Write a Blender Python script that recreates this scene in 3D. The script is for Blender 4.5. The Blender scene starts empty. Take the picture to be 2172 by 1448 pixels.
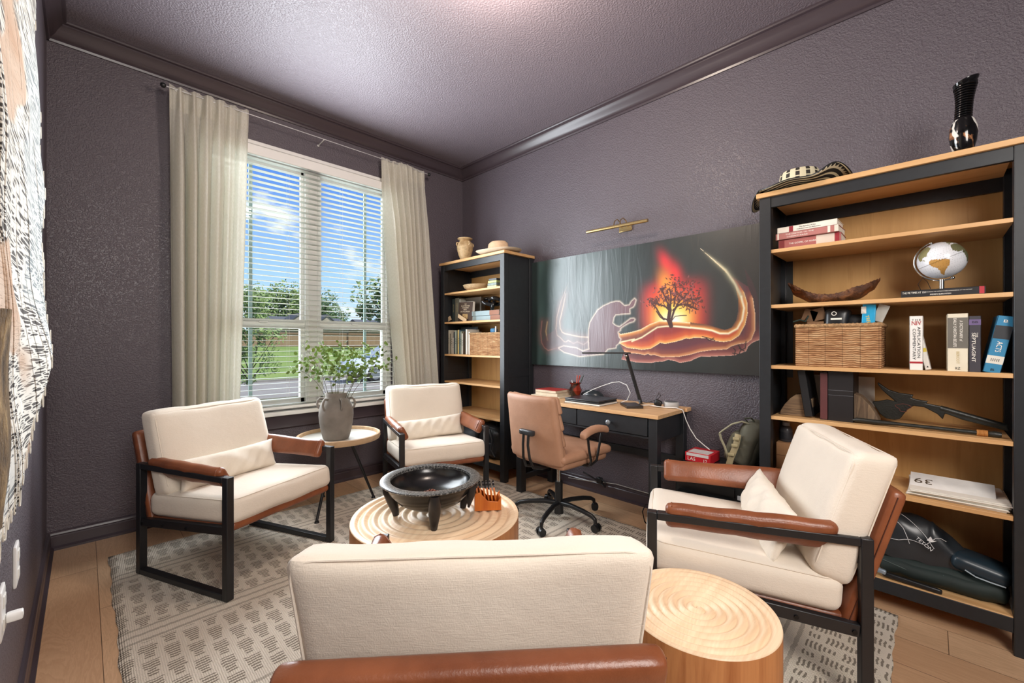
import bpy, bmesh, math, random
import numpy as np
from mathutils import Vector, Matrix
R = math.radians
random.seed(7)
SC = bpy.context.scene
COL = SC.collection

# ---------------------------------------------------------------- camera
cam = bpy.data.cameras.new('camera')
cam.sensor_width = 36.0
cam.lens = 14.884
cam.clip_start = 0.02
cam.clip_end = 600
camo = bpy.data.objects.new('camera', cam)
COL.objects.link(camo)
camo.location = (0, 0, 1.2)
camo.rotation_euler = (R(90), 0, R(-45.32))
SC.camera = camo

# ---------------------------------------------------------------- view
SC.view_settings.view_transform = 'Standard'
SC.view_settings.look = 'None'
SC.view_settings.exposure = 0.08
SC.view_settings.gamma = 1.0
SC.view_settings.use_curve_mapping = False

# ---------------------------------------------------------------- sky
def make_world():
    w = bpy.data.worlds.new('sky'); SC.world = w; w.use_nodes = True
    nt = w.node_tree; nt.nodes.clear(); N = nt.nodes.new; K = nt.links.new
    out = N('ShaderNodeOutputWorld'); bg = N('ShaderNodeBackground')
    tc = N('ShaderNodeTexCoord'); sep = N('ShaderNodeSeparateXYZ')
    K(tc.outputs['Generated'], sep.inputs[0])
    ramp = N('ShaderNodeValToRGB')
    e = ramp.color_ramp.elements
    e[0].position = 0.0; e[0].color = (.62, .80, .97, 1)
    e[1].position = .62; e[1].color = (.05, .16, .62, 1)
    m = e.new(.14); m.color = (.40, .64, .96, 1)
    m = e.new(.34); m.color = (.09, .26, .80, 1)
    K(sep.outputs[2], ramp.inputs[0])
    mp = N('ShaderNodeMapping'); mp.inputs['Scale'].default_value = (3.2, 3.2, 8.5); mp.inputs['Location'].default_value = (.35, .2, .1)
    K(tc.outputs['Generated'], mp.inputs[0])
    no = N('ShaderNodeTexNoise'); no.inputs['Scale'].default_value = 1.9; no.inputs['Detail'].default_value = 8; no.inputs['Roughness'].default_value = .56
    K(mp.outputs[0], no.inputs[0])
    cr = N('ShaderNodeValToRGB'); cr.color_ramp.elements[0].position = .53; cr.color_ramp.elements[1].position = .64
    K(no.outputs[0], cr.inputs[0])
    mx = N('ShaderNodeMixRGB'); mx.inputs[2].default_value = (.93, .95, 1, 1)
    K(cr.outputs[0], mx.inputs[0]); K(ramp.outputs[0], mx.inputs[1]); K(mx.outputs[0], bg.inputs[0])
    bg.inputs[1].default_value = 1.15
    K(bg.outputs[0], out.inputs[0])
make_world()

# ---------------------------------------------------------------- lights
def light(name, kind, loc, energy, color=(1, 1, 1), size=1, size_y=None, target=None, spread=None):
    l = bpy.data.lights.new(name, kind); l.energy = energy; l.color = color
    if kind == 'AREA':
        l.size = size
        if size_y: l.shape = 'RECTANGLE'; l.size_y = size_y
        if spread: l.spread = spread
    elif kind == 'SUN': l.angle = size
    else: l.shadow_soft_size = size
    o = bpy.data.objects.new(name, l); COL.objects.link(o); o.location = loc
    if target is not None:
        o.rotation_euler = (Vector(target) - Vector(loc)).to_track_quat('-Z', 'Y').to_euler()
    return o
light('sun', 'SUN', (0, 0, 20), 5.0, (1, .95, .86), R(.6), target=(-9, 9, 0))
light('daylight_stand_in', 'AREA', (1.33, 4.45, 3.35), 150, (.90, .95, 1.0), 2.2, 1.6, target=(1.33, 2.9, .7))  # unseen area lamp standing in for sky light from above the window
light('daylight_stand_in_low', 'AREA', (1.33, 3.95, 1.72), 42, (.92, .96, 1.0), 1.7, 2.3, target=(1.33, 0, 1.5))  # unseen area lamp added outside the glass so the curtains glow
light('room_side_fill', 'AREA', (1.33, 3.38, 1.66), 80, (.88, .94, 1.0), 1.05, 1.8, target=(1.33, 0, 1.85))  # unseen lamp added inside the blinds to brighten ceiling and right wall
light('ceiling_lamp', 'POINT', (1.33, 1.42, 2.78), 50, (1, .84, .70), .12)
light('hall_side_fill', 'AREA', (.15, -1.1, 2.2), 70, (1, .94, .88), 1.1, target=(1.7, 1.2, .6), spread=R(165))  # soft unseen fill behind the camera, placed to brighten the shelves

# ---------------------------------------------------------------- materials
def srgb(h):
    h = h.lstrip('#'); o = []
    for i in (0, 2, 4):
        c = int(h[i:i + 2], 16) / 255
        o.append(c / 12.92 if c <= .04045 else ((c + .055) / 1.055) ** 2.4)
    return (*o, 1)
class NT:
    def __init__(s, name):
        s.m = bpy.data.materials.new(name); s.m.use_nodes = True
        s.t = s.m.node_tree; s.t.nodes.clear()
        s.out = s.n('ShaderNodeOutputMaterial'); s.p = s.n('ShaderNodeBsdfPrincipled')
        s.k(s.p.outputs[0], s.out.inputs[0]); s._tc = None
    def n(s, k, **kw):
        x = s.t.nodes.new(k)
        for a, b in kw.items(): setattr(x, a, b)
        return x
    def k(s, a, b): s.t.links.new(a, b)
    def tc(s, kind='Object'):
        if s._tc is None: s._tc = s.n('ShaderNodeTexCoord')
        return s._tc.outputs[kind]
    def map(s, scale=(1, 1, 1), rot=(0, 0, 0), loc=(0, 0, 0), src=None):
        m = s.n('ShaderNodeMapping'); m.inputs['Scale'].default_value = scale; m.inputs['Rotation'].default_value = rot; m.inputs['Location'].default_value = loc
        s.k(src or s.tc(), m.inputs[0]); return m.outputs[0]
    def noise(s, vec, scale=5, detail=4, rough=.5, dist=0):
        x = s.n('ShaderNodeTexNoise'); x.inputs['Scale'].default_value = scale; x.inputs['Detail'].default_value = detail
        x.inputs['Roughness'].default_value = rough; x.inputs['Distortion'].default_value = dist
        s.k(vec, x.inputs[0]); return x.outputs[0]
    def ramp(s, fac, stops, interp='LINEAR'):
        x = s.n('ShaderNodeValToRGB'); x.color_ramp.interpolation = interp; e = x.color_ramp.elements
        e[0].position = stops[0][0]; e[0].color = stops[0][1]; e[1].position = stops[-1][0]; e[1].color = stops[-1][1]
        for p, c in stops[1:-1]: q = e.new(p); q.color = c
        s.k(fac, x.inputs[0]); return x.outputs[0]
    def mix(s, fac, a, b, mode='MIX'):
        x = s.n('ShaderNodeMixRGB', blend_type=mode)
        for i, v in enumerate((fac, a, b)):
            if hasattr(v, 'is_linked') or hasattr(v, 'links'): s.k(v, x.inputs[i])
            else: x.inputs[i].default_value = v
        return x.outputs[0]
    def math(s, op, a, b=0.0, clamp=False):
        x = s.n('ShaderNodeMath', operation=op); x.use_clamp = clamp
        for i, v in enumerate((a, b)):
            if hasattr(v, 'links'): s.k(v, x.inputs[i])
            else: x.inputs[i].default_value = v
        return x.outputs[0]
    def sep(s, vec):
        x = s.n('ShaderNodeSeparateXYZ'); s.k(vec, x.inputs[0]); return x.outputs
    def bump(s, h, strength=.2, dist=.01):
        x = s.n('ShaderNodeBump'); x.inputs['Strength'].default_value = strength; x.inputs['Distance'].default_value = dist
        s.k(h, x.inputs['Height']); s.k(x.outputs[0], s.p.inputs['Normal']); return x
    def base(s, c):
        if hasattr(c, 'links'): s.k(c, s.p.inputs['Base Color'])
        else: s.p.inputs['Base Color'].default_value = c
    def set(s, **kw):
        for a, b in kw.items(): s.p.inputs[a.replace('_', ' ')].default_value = b
        return s
W1, K0 = (1, 1, 1, 1), (0, 0, 0, 1)
MC = {}
def plain(hexc, rough=.5, metal=0, var=.12, scale=14, spec=.5, bump=0, name=None):
    key = (hexc, rough, metal, var, scale, spec, bump)
    if key in MC: return MC[key]
    t = NT(name or 'surface_' + hexc.strip('#')); c = srgb(hexc)
    nz = t.noise(t.map(), scale, 3)
    lo = tuple(x * (1 - var) for x in c[:3]) + (1,); hi = tuple(min(1, x * (1 + var)) for x in c[:3]) + (1,)
    t.base(t.ramp(nz, [(.3, lo), (.7, hi)])); t.set(Roughness=rough, Metallic=metal); t.p.inputs['Specular IOR Level'].default_value = spec
    if bump: t.bump(t.noise(t.map(), scale * 6, 3), bump, .004)
    MC[key] = t.m; return t.m
def wall_mat(name, hexc, rough, spec, bs=.55, sc=125):
    t = NT(name); c = srgb(hexc)
    t.base(t.mix(t.noise(t.map(), 2.0, 3), tuple(x * .94 for x in c[:3]) + (1,), tuple(x * 1.06 for x in c[:3]) + (1,)))
    t.set(Roughness=rough); t.p.inputs['Specular IOR Level'].default_value = spec
    h = t.ramp(t.noise(t.map(), sc, 2, .5), [(.40, K0), (.62, W1)])
    t.bump(h, bs, .0035); return t.m
def wood(name, c1, c2, axis=1, scale=1.0, rough=.45, ring=9, seam=None, bump=.08):
    t = NT(name)
    sc = [7.0 * scale] * 3; sc[axis] = .55 * scale
    v = t.map(tuple(sc))
    g = t.noise(v, 2.2, 5, .6, .6)
    f = t.noise(v, 16, 4, .7, .2)
    m = t.math('MULTIPLY', g, ring); m = t.math('FRACT', m)
    a = t.ramp(m, [(0, srgb(c1)), (.8, srgb(c2)), (1, srgb(c1))])
    col = t.mix(t.math('MULTIPLY', f, .45), a, srgb(c1))
    t.base(col); t.set(Roughness=rough); t.bump(f, bump, .003); return t.m
def fabric(name, hexc, var=.05, sc=420, rough=.95, bs=.25):
    t = NT(name); c = srgb(hexc)
    h = t.math('ADD', t.noise(t.map((sc, sc * .12, sc * .5)), 1, 2), t.noise(t.map((sc * .12, sc * .6, sc)), 1, 2))
    n2 = t.noise(t.map(), 9, 4)
    t.base(t.mix(n2, tuple(x * (1 - var) for x in c[:3]) + (1,), tuple(min(1, x * (1 + var)) for x in c[:3]) + (1,)))
    t.set(Roughness=rough); t.p.inputs['Specular IOR Level'].default_value = .15
    t.p.inputs['Sheen Weight'].default_value = .15
    t.bump(t.math('ADD', h, t.math('MULTIPLY', t.noise(t.map(), 26, 3), 2.5)), bs, .0025); return t.m
def leather(name, c1, c2, rough=.36):
    t = NT(name)
    n1 = t.noise(t.map(), 6, 5, .6); n2 = t.noise(t.map(), 130, 3, .6)
    t.base(t.ramp(n1, [(.28, srgb(c1)), (.72, srgb(c2))])); t.set(Roughness=rough)
    t.bump(t.math('ADD', n2, t.math('MULTIPLY', t.noise(t.map(), 14, 3), 1.5)), .18, .004); return t.m
M_WALL = wall_mat('plum_wall_paint', '#585058', .42, .7)
M_CEIL = wall_mat('plum_ceiling_paint', '#7a7078', .43, .85, .6, 95)
M_TRIM = plain('#43393f', .30, 0, .04, 3, .6, 0, 'plum_trim_gloss')
M_BLACK = plain('#1b1c1f', .38, 0, .1, 20, .5, 0, 'black_metal_coat')
M_BBK = plain('#202327', .42, 0, .12, 30, .5, .03, 'black_stained_wood')
M_PINE_X = wood('light_pine_shelf', '#c99a66', '#dcb27e', 1, 1, .42, 3)
M_PINE_BK = wood('pine_back_panel', '#bd9156', '#cda165', 2, .8, .5, 3)
M_PINE_TOP = wood('pale_pine_top', '#d8a674', '#e9bf90', 1, 1.2, .4, 3)
M_CREAM = fabric('cream_linen', '#e2d7c8')
M_PILLOW = fabric('cream_linen_pillow', '#e1d7c8')
M_LEATH = leather('brown_leather', '#6c3a22', '#935636')
M_TAN = leather('tan_suede', '#a2785e', '#b88c70', .55)
M_CHROME = plain('#c9c9c6', .18, 1, .03, 5, .5, 0, 'chrome')
M_BRASS = plain('#d9bd86', .25, 1, .05, 5, .5, 0, 'brass')
M_WHITE = plain('#ecebe8', .4, 0, .02, 5, .5, 0, 'white_vinyl')
M_PAPER = plain('#e8e3d8', .8, 0, .04, 40, .3, 0, 'white_paper')
M_DARKP = plain('#17181a', .35, 0, .1, 20, .5, 0, 'black_plastic')

# ---------------------------------------------------------------- mesh helpers
class MB:
    def __init__(s): s.b = bmesh.new(); s.mi = 0; s.M = None
    def _fin(s, vs):
        vs = [v for v in vs if v.is_valid]
        if s.M is not None: bmesh.ops.transform(s.b, matrix=s.M, verts=vs)
        if s.mi:
            for f in {f for v in vs for f in v.link_faces}: f.material_index = s.mi
        return vs
    def box(s, x0, x1, y0, y1, z0, z1, M=None):
        m = Matrix.Translation(((x0 + x1) / 2, (y0 + y1) / 2, (z0 + z1) / 2)) @ Matrix.Diagonal((abs(x1 - x0), abs(y1 - y0), abs(z1 - z0), 1))
        r = bmesh.ops.create_cube(s.b, size=1, matrix=(M @ m) if M is not None else m); return s._fin(r['verts'])
    def rbox(s, sx, sy, sz, r, M=None, cuts=12, puff=(0, 0, 0), warp=None):
        q = bmesh.new(); bmesh.ops.create_cube(q, size=2); bmesh.ops.subdivide_edges(q, edges=q.edges[:], cuts=cuts, use_grid_fill=True)
        H = (sx / 2, sy / 2, sz / 2); mp = {}
        for v in q.verts:
            c = [math.copysign(1 - (1 - abs(t)) ** 1.9, t) for t in v.co]
            p = [c[i] * H[i] for i in range(3)]
            inn = [max(-(H[i] - r), min(H[i] - r, p[i])) for i in range(3)]
            d = Vector([p[i] - inn[i] for i in range(3)])
            if d.length > 1e-9: d = d.normalized() * min(r, max(abs(t) for t in d) * 1.0 if False else r)
            co = Vector(inn) + d
            for i in range(3):
                if puff[i]:
                    j, k = (i + 1) % 3, (i + 2) % 3
                    co[i] += math.copysign(puff[i], c[i]) * abs(c[i]) * (1 - c[j] ** 2) * (1 - c[k] ** 2) if abs(c[i]) > 1e-6 else 0
            if warp: co = Vector(warp(co, c))
            if M is not None: co = M @ co
            mp[v.index] = s.b.verts.new(co)
        for f in q.faces: s.b.faces.new([mp[v.index] for v in f.verts])
        q.free(); return s._fin(list(mp.values()))
    def cyl(s, p0, p1, r, r2=None, n=16, caps=True):
        p0 = Vector(p0); p1 = Vector(p1); d = p1 - p0
        M = Matrix.Translation((p0 + p1) / 2) @ d.to_track_quat('Z', 'Y').to_matrix().to_4x4()
        g = bmesh.ops.create_cone(s.b, cap_ends=caps, segments=n, radius1=r, radius2=r if r2 is None else r2, depth=d.length, matrix=M); return s._fin(g['verts'])
    def sph(s, c, r, M=None, u=16, v=10):
        m = Matrix.Translation(c) @ Matrix.Diagonal((*(r if isinstance(r, (tuple, list)) else (r, r, r)), 1))
        g = bmesh.ops.create_uvsphere(s.b, u_segments=u, v_segments=v, radius=1, matrix=(M @ m) if M is not None else m); return s._fin(g['verts'])
    def tube(s, pts, r, n=8, closed=False, caps=True, flat=1.0):
        pts = [Vector(p) for p in pts]; N = len(pts); rings = []; prev = None
        for i, p in enumerate(pts):
            a = pts[i - 1] if (i or closed) else p; b = pts[(i + 1) % N] if (i < N - 1 or closed) else p
            t = (b - a).normalized()
            if prev is None:
                up = Vector((0, 0, 1)) if abs(t.z) < .9 else Vector((1, 0, 0))
                u = t.cross(up).normalized()
            else:
                u = (prev - t * prev.dot(t))
                u = u.normalized() if u.length > 1e-6 else t.orthogonal().normalized()
            prev = u; w = t.cross(u)
            rr = r[i] if isinstance(r, (list, tuple)) else r
            rings.append([s.b.verts.new(p + (u * math.cos(2 * math.pi * k / n) + w * math.sin(2 * math.pi * k / n) * flat) * rr) for k in range(n)])
        for i in range(N if closed else N - 1):
            A, B = rings[i], rings[(i + 1) % N]
            for k in range(n): s.b.faces.new((A[k], A[(k + 1) % n], B[(k + 1) % n], B[k]))
        if caps and not closed:
            s.b.faces.new(rings[0][::-1]); s.b.faces.new(rings[-1])
        return s._fin([v for q in rings for v in q])
    def lathe(s, prof, c=(0, 0, 0), n=32, M=None, cap=True, fn=None):
        rings = []
        for r, z in prof:
            ring = []
            for k in range(n):
                a = 2 * math.pi * k / n; q = Vector((max(r, 1e-4) * math.cos(a), max(r, 1e-4) * math.sin(a), z))
                if fn: q = Vector(fn(q, a, r, z))
                q = q + Vector(c)
                if M is not None: q = M @ q
                ring.append(s.b.verts.new(q))
            rings.append(ring)
        for A, B in zip(rings, rings[1:]):
            for k in range(n): s.b.faces.new((A[k], A[(k + 1) % n], B[(k + 1) % n], B[k]))
        if cap:
            s.b.faces.new(rings[0][::-1]); s.b.faces.new(rings[-1])
        return s._fin([v for q in rings for v in q])
    def prism(s, pts, d, M=None, off=(0, 0, 0)):
        """outline pts (3-vectors) extruded by vector d"""
        d = Vector(d); o = Vector(off)
        f = lambda p: (M @ (Vector(p) + o)) if M is not None else Vector(p) + o
        A = [s.b.verts.new(f(p)) for p in pts]; B = [s.b.verts.new(f(Vector(p) + d)) for p in pts]; n = len(pts)
        s.b.faces.new(A[::-1]); s.b.faces.new(B)
        for i in range(n): s.b.faces.new((A[i], A[(i + 1) % n], B[(i + 1) % n], B[i]))
        return s._fin(A + B)
    def grid(s, nu, nv, fn):
        g = [[s.b.verts.new(fn(i / nu, j / nv)) for j in range(nv + 1)] for i in range(nu + 1)]
        for i in range(nu):
            for j in range(nv): s.b.faces.new((g[i][j], g[i + 1][j], g[i + 1][j + 1], g[i][j + 1]))
        return s._fin([v for q in g for v in q])
    def build(s, name, mat, parent=None, smooth=40, bevel=0, bseg=2, fix=True):
        if fix: bmesh.ops.recalc_face_normals(s.b, faces=s.b.faces[:])
        me = bpy.data.meshes.new(name); s.b.to_mesh(me); s.b.free()
        for m in (mat if isinstance(mat, (list, tuple)) else [mat]): me.materials.append(m)
        if smooth:
            me.polygons.foreach_set('use_smooth', [True] * len(me.polygons)); me.set_sharp_from_angle(angle=R(smooth))
        o = bpy.data.objects.new(name, me); COL.objects.link(o)
        if bevel:
            m = o.modifiers.new('bevel', 'BEVEL'); m.width = bevel; m.segments = bseg; m.limit_method = 'ANGLE'; m.angle_limit = R(40)
        if parent is not None: attach(o, parent)
        else: recenter(o)
        return o
def wloc(p):
    m = Matrix.Translation(p.location) @ p.rotation_euler.to_matrix().to_4x4()
    if p.parent is not None: m = wloc(p.parent) @ p.matrix_parent_inverse @ m
    return m
def attach(o, p):
    o.parent = p; o.matrix_parent_inverse = wloc(p).inverted()
def pivot(o, p):
    """give a parented part its own origin, so that its pattern runs around it"""
    o.data.transform(Matrix.Translation(-Vector(p))); o.location = Vector(p); return o
def recenter(o):
    co = np.empty(len(o.data.vertices) * 3); o.data.vertices.foreach_get('co', co); co = co.reshape(-1, 3)
    if not len(co): return
    c = (co.min(0) + co.max(0)) / 2; c[2] = co[:, 2].min()
    o.data.transform(Matrix.Translation(-Vector(c))); o.location = Vector(c)
def tag(o, label=None, cat=None, group=None, kind=None):
    if label: o['label'] = label
    if cat: o['category'] = cat
    if group: o['group'] = group
    if kind: o['kind'] = kind
    return o
def thing(name, label, cat, loc=(0, 0, 0), rz=0, group=None, kind=None):
    o = bpy.data.objects.new(name, None); COL.objects.link(o); o.empty_display_size = .05
    o.location = loc; o.rotation_euler = (0, 0, rz); return tag(o, label, cat, group, kind)
def struct(o): o['kind'] = 'structure'; return o
def kids(o): return [c for c in bpy.data.objects if c.parent == o]
def dup(o, parent=None, loc=None, rz=None, label=None):
    c = o.copy(); COL.objects.link(c)
    if parent is not None: c.parent = parent
    if loc is not None: c.location = loc
    if rz is not None: c.rotation_euler = (0, 0, rz)
    if label: c['label'] = label
    for k in kids(o):
        if k != c: dup(k, c)
    return c
def text(name, body, size, M, mat, parent, width=None, ext=.0004, align='CENTER'):
    cu = bpy.data.curves.new(name, 'FONT'); cu.body = body; cu.size = size; cu.align_x = align; cu.align_y = 'CENTER'; cu.extrude = ext; cu.resolution_u = 2
    o = bpy.data.objects.new(name, cu); COL.objects.link(o)
    bpy.context.view_layer.update()
    me = bpy.data.meshes.new_from_object(o.evaluated_get(bpy.context.evaluated_depsgraph_get()))
    bpy.data.objects.remove(o)
    if width and len(me.vertices):
        xs = [v.co.x for v in me.vertices]; w = max(xs) - min(xs)
        if w > 1e-6: me.transform(Matrix.Diagonal((width / w, 1, 1, 1)))
    me.transform(M); me.materials.clear(); me.materials.append(mat)
    o = bpy.data.objects.new(name, me); COL.objects.link(o)
    if parent is not None: attach(o, parent)
    return o
# frame for something on the right wall seen from the room: local x -> -y world, local y -> +z world, local z -> -x world
def wallM(x, y, z, roll=0):
    return Matrix.Translation((x, y, z)) @ Matrix(((0, 0, -1, 0), (-1, 0, 0, 0), (0, 1, 0, 0), (0, 0, 0, 1))) @ Matrix.Rotation(roll, 4, 'Z')

# ---------------------------------------------------------------- room shell
XL, XR, YW, YB, ZC = -.15, 2.88, 3.6, -1.6, 3.04
def floor_mat():
    t = NT('oak_plank_floor'); src = t.map((1, 1, 1), (0, 0, R(90)), (0.3, -.015, 0))
    b = t.n('ShaderNodeTexBrick'); b.offset = .37; b.inputs['Scale'].default_value = 1; b.inputs['Brick Width'].default_value = 1.35; b.inputs['Row Height'].default_value = .19
    b.inputs['Mortar Size'].default_value = .0013; b.inputs['Bias'].default_value = 0
    b.inputs['Color1'].default_value = srgb('#d0a681'); b.inputs['Color2'].default_value = srgb('#e6c19b'); b.inputs['Mortar'].default_value = srgb('#54402f')
    t.k(src, b.inputs['Vector'])
    jit = t.n('ShaderNodeVectorMath', operation='ADD'); t.k(t.map((6.5, .75, 1)), jit.inputs[0]); t.k(b.outputs['Color'], jit.inputs[1])
    g = t.noise(jit.outputs[0], 1.6, 5, .62, 1.1)
    rings = t.math('FRACT', t.math('MULTIPLY', g, 13))
    fine = t.noise(t.map((60, 4, 1)), 6, 3, .6)
    c = t.mix(t.math('MULTIPLY', t.ramp(rings, [(0, K0), (.7, W1), (1, K0)]), .32), b.outputs['Color'], srgb('#a87d5a'))
    c = t.mix(t.math('MULTIPLY', fine, .28), c, srgb('#93704f'))
    t.base(c); t.set(Roughness=.42); t.bump(t.math('ADD', fine, t.math('MULTIPLY', b.outputs['Fac'], -3)), .12, .002)
    return t.m
b = MB(); b.box(XL - .12, XR + .12, YB - .12, YW + .12, -.12, 0); struct(b.build('floor', floor_mat()))
b = MB(); b.box(XL - .12, XR + .12, YB - .12, YW + .12, ZC, ZC + .15); struct(b.build('ceiling', M_CEIL))
b = MB(); b.box(XL - .12, XL, YB - .12, YW + .12, 0, ZC); struct(b.build('wall_left', M_WALL))
b = MB(); b.box(XR, XR + .12, YB - .12, YW + .12, 0, ZC); struct(b.build('wall_right', M_WALL))
b = MB(); b.box(XL, XR, YB - .12, YB, 0, ZC); struct(b.build('wall_rear', M_WALL))
OX0, OX1, OZ0, OZ1 = .62, 2.04, .66, 2.63
b = MB(); b.box(XL, OX0, YW, YW + .12, 0, ZC); b.box(OX1, XR, YW, YW + .12, 0, ZC); b.box(OX0, OX1, YW, YW + .12, 0, OZ0); b.box(OX0, OX1, YW, YW + .12, OZ1, ZC)
struct(b.build('wall_window', M_WALL))

CROWN = [(0, 2.925), (.010, 2.925), (.014, 2.937), (.012, 2.945), (.022, 2.951), (.034, 2.965), (.044, 2.985), (.056, 3.003), (.064, 3.010), (.064, 3.018), (.078, 3.022), (.082, 3.03), (.082, 3.04), (0, 3.04)]
BASE = [(0, 0), (.030, 0), (.030, .012), (.017, .022), (.017, .074), (.013, .080), (.017, .086), (.014, .096), (.008, .102), (0, .104)]
def run(name, prof, side, a0, a1, mat=M_TRIM):
    b = MB()
    if side == 'W': b.prism([(a0, YW - d, z) for d, z in prof], (a1 - a0, 0, 0))
    if side == 'B': b.prism([(a0, YB + d, z) for d, z in prof], (a1 - a0, 0, 0))
    if side == 'L': b.prism([(XL + d, a0, z) for d, z in prof], (0, a1 - a0, 0))
    if side == 'R': b.prism([(XR - d, a0, z) for d, z in prof], (0, a1 - a0, 0))
    return struct(b.build(name, mat, smooth=25))
run('trim_1', CROWN, 'W', XL, XR); run('trim_2', CROWN, 'R', YB, YW); run('trim_3', CROWN, 'L', YB, YW)
run('baseboard_window', BASE, 'W', XL, XR); run('baseboard_right', BASE, 'R', YB, YW); run('baseboard_left', BASE, 'L', YB, YW)

# ---------------------------------------------------------------- window
def glass_mat():
    m = bpy.data.materials.new('window_glass'); m.use_nodes = True; t = m.node_tree; t.nodes.clear()
    o = t.nodes.new('ShaderNodeOutputMaterial'); mx = t.nodes.new('ShaderNodeMixShader'); tr = t.nodes.new('ShaderNodeBsdfTransparent'); gl = t.nodes.new('ShaderNodeBsdfGlossy'); fr = t.nodes.new('ShaderNodeFresnel')
    gl.inputs['Roughness'].default_value = .02; fr.inputs[0].default_value = 1.3; tr.inputs[0].default_value = (.96, .98, .97, 1)
    t.links.new(fr.outputs[0], mx.inputs[0]); t.links.new(tr.outputs[0], mx.inputs[1]); t.links.new(gl.outputs[0], mx.inputs[2]); t.links.new(mx.outputs[0], o.inputs[0]); return m
win = thing('window_1', None, None, (1.33, YW + .06, OZ0), kind='structure')
Y0, Y1 = YW + .045, YW + .095
b = MB()
b.box(OX0, OX0 + .045, Y0 - .02, Y1 + .02, OZ0, OZ1); b.box(OX1 - .045, OX1, Y0 - .02, Y1 + .02, OZ0, OZ1)
b.box(OX0, OX1, Y0 - .02, Y1 + .02, OZ1 - .045, OZ1); b.box(OX0, OX1, Y0 - .02, Y1 + .02, OZ0, OZ0 + .04)
b.build('window_frame', M_WHITE, win, bevel=.003)
b = MB(); b.box(1.27, 1.39, Y0 - .025, Y1 + .02, OZ0 + .04, OZ1 - .045); b.box(1.285, 1.30, Y0 - .033, Y0 - .02, OZ0 + .04, OZ1 - .045); b.box(1.36, 1.375, Y0 - .033, Y0 - .02, OZ0 + .04, OZ1 - .045)
b.build('mullion', M_WHITE, win, bevel=.003)
for x0, x1 in ((OX0 + .045, 1.27), (1.39, OX1 - .045)):
    b = MB(); b.box(x0, x0 + .03, Y0, Y1, OZ0 + .04, 1.35); b.box(x1 - .03, x1, Y0, Y1, OZ0 + .04, 1.35); b.box(x0, x1, Y0, Y1, OZ0 + .04, OZ0 + .085); b.box(x0, x1, Y0 - .01, Y1, 1.305, 1.375)
    b.box(x0 + .27, x0 + .33, Y0 - .022, Y0 - .009, 1.345, 1.36)
    b.build('lower_sash', M_WHITE, win, bevel=.002)
    b = MB(); b.box(x0, x0 + .022, Y0 + .02, Y1, 1.375, OZ1 - .045); b.box(x1 - .022, x1, Y0 + .02, Y1, 1.375, OZ1 - .045); b.box(x0, x1, Y0 + .02, Y1, OZ1 - .07, OZ1 - .045)
    b.build('upper_sash', M_WHITE, win, bevel=.002)
    b = MB(); b.box(x0 + .02, x1 - .02, Y0 + .032, Y0 + .036, OZ0 + .06, 1.33); b.build('lower_pane', glass_mat(), win)
    b = MB(); b.box(x0 + .02, x1 - .02, Y0 + .038, Y0 + .042, 1.35, OZ1 - .06); b.build('upper_pane', bpy.data.materials['window_glass'], win)
gm = plain('#8fa3a0', .6, 0, .03, 4)
for x in (.895, 1.815):
    b = MB(); b.box(x - .012, x + .012, Y0 + .046, Y0 + .058, OZ0 + .05, OZ1 - .06); b.build('muntin_bar', gm, win)
# casing, stool and apron
b = MB()
for d, w in ((.018, .070), (.026, .028)): b.box(OX0 - .07, OX1 + .07, YW - d, YW, OZ1 + .065 - w, OZ1 + .065)
b.box(OX0 - .07, OX0, YW - .018, YW, OZ0, OZ1); b.box(OX1, OX1 + .07, YW - .018, YW, OZ0, OZ1)
struct(b.build('trim_4', M_WHITE, bevel=.004))
b = MB(); b.box(OX0 - .1, OX1 + .1, YW - .055, YW + .045, .628, .66); struct(b.build('trim_5', M_WHITE, bevel=.006, bseg=3))
b = MB(); b.prism([(OX0 - .07, YW - d, z) for d, z in [(0, .52), (.010, .52), (.016, .53), (.012, .54), (.012, .60), (.02, .628), (0, .628)]], (1.56, 0, 0)); struct(b.build('trim_6', M_TRIM))

# blind
bl = thing('window_blind', 'open white horizontal slat blind inside the window', 'blind', (1.33, YW - .02, .70))
M_SLAT = plain('#c3c6be', .45, 0, .02, 3)
b = MB(); b.box(OX0 - .02, OX1 + .02, YW - .062, YW - .008, 2.585, 2.64); b.box(OX0 - .025, OX1 + .025, YW - .07, YW - .06, 2.575, 2.645); b.build('headrail', M_WHITE, bl, bevel=.004)
b = MB(); ns = 46
for i in range(ns):
    z = .715 + i * (2.555 - .715) / (ns - 1)
    b.prism([(OX0 + .005, YW - .035 + dy, z + dz) for dy, dz in ((-.025, -.0004), (0, .0008), (.025, -.0004), (.025, .0016), (0, .0028), (-.025, .0016))], (OX1 - OX0 - .01, 0, 0))
b.build('slats', M_SLAT, bl)
b = MB(); b.box(OX0 + .005, OX1 - .005, YW - .06, YW - .01, .680, .702); b.build('bottom_rail', M_WHITE, bl, bevel=.004)
for x in (.72, 1.12, 1.54, 1.94):
    b = MB()
    for dy in (-.062, -.008): b.tube([(x, YW + dy, .69), (x, YW + dy, 2.6)], .0007, 5)
    b.build('ladder_cord', M_WHITE, bl)

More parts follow.
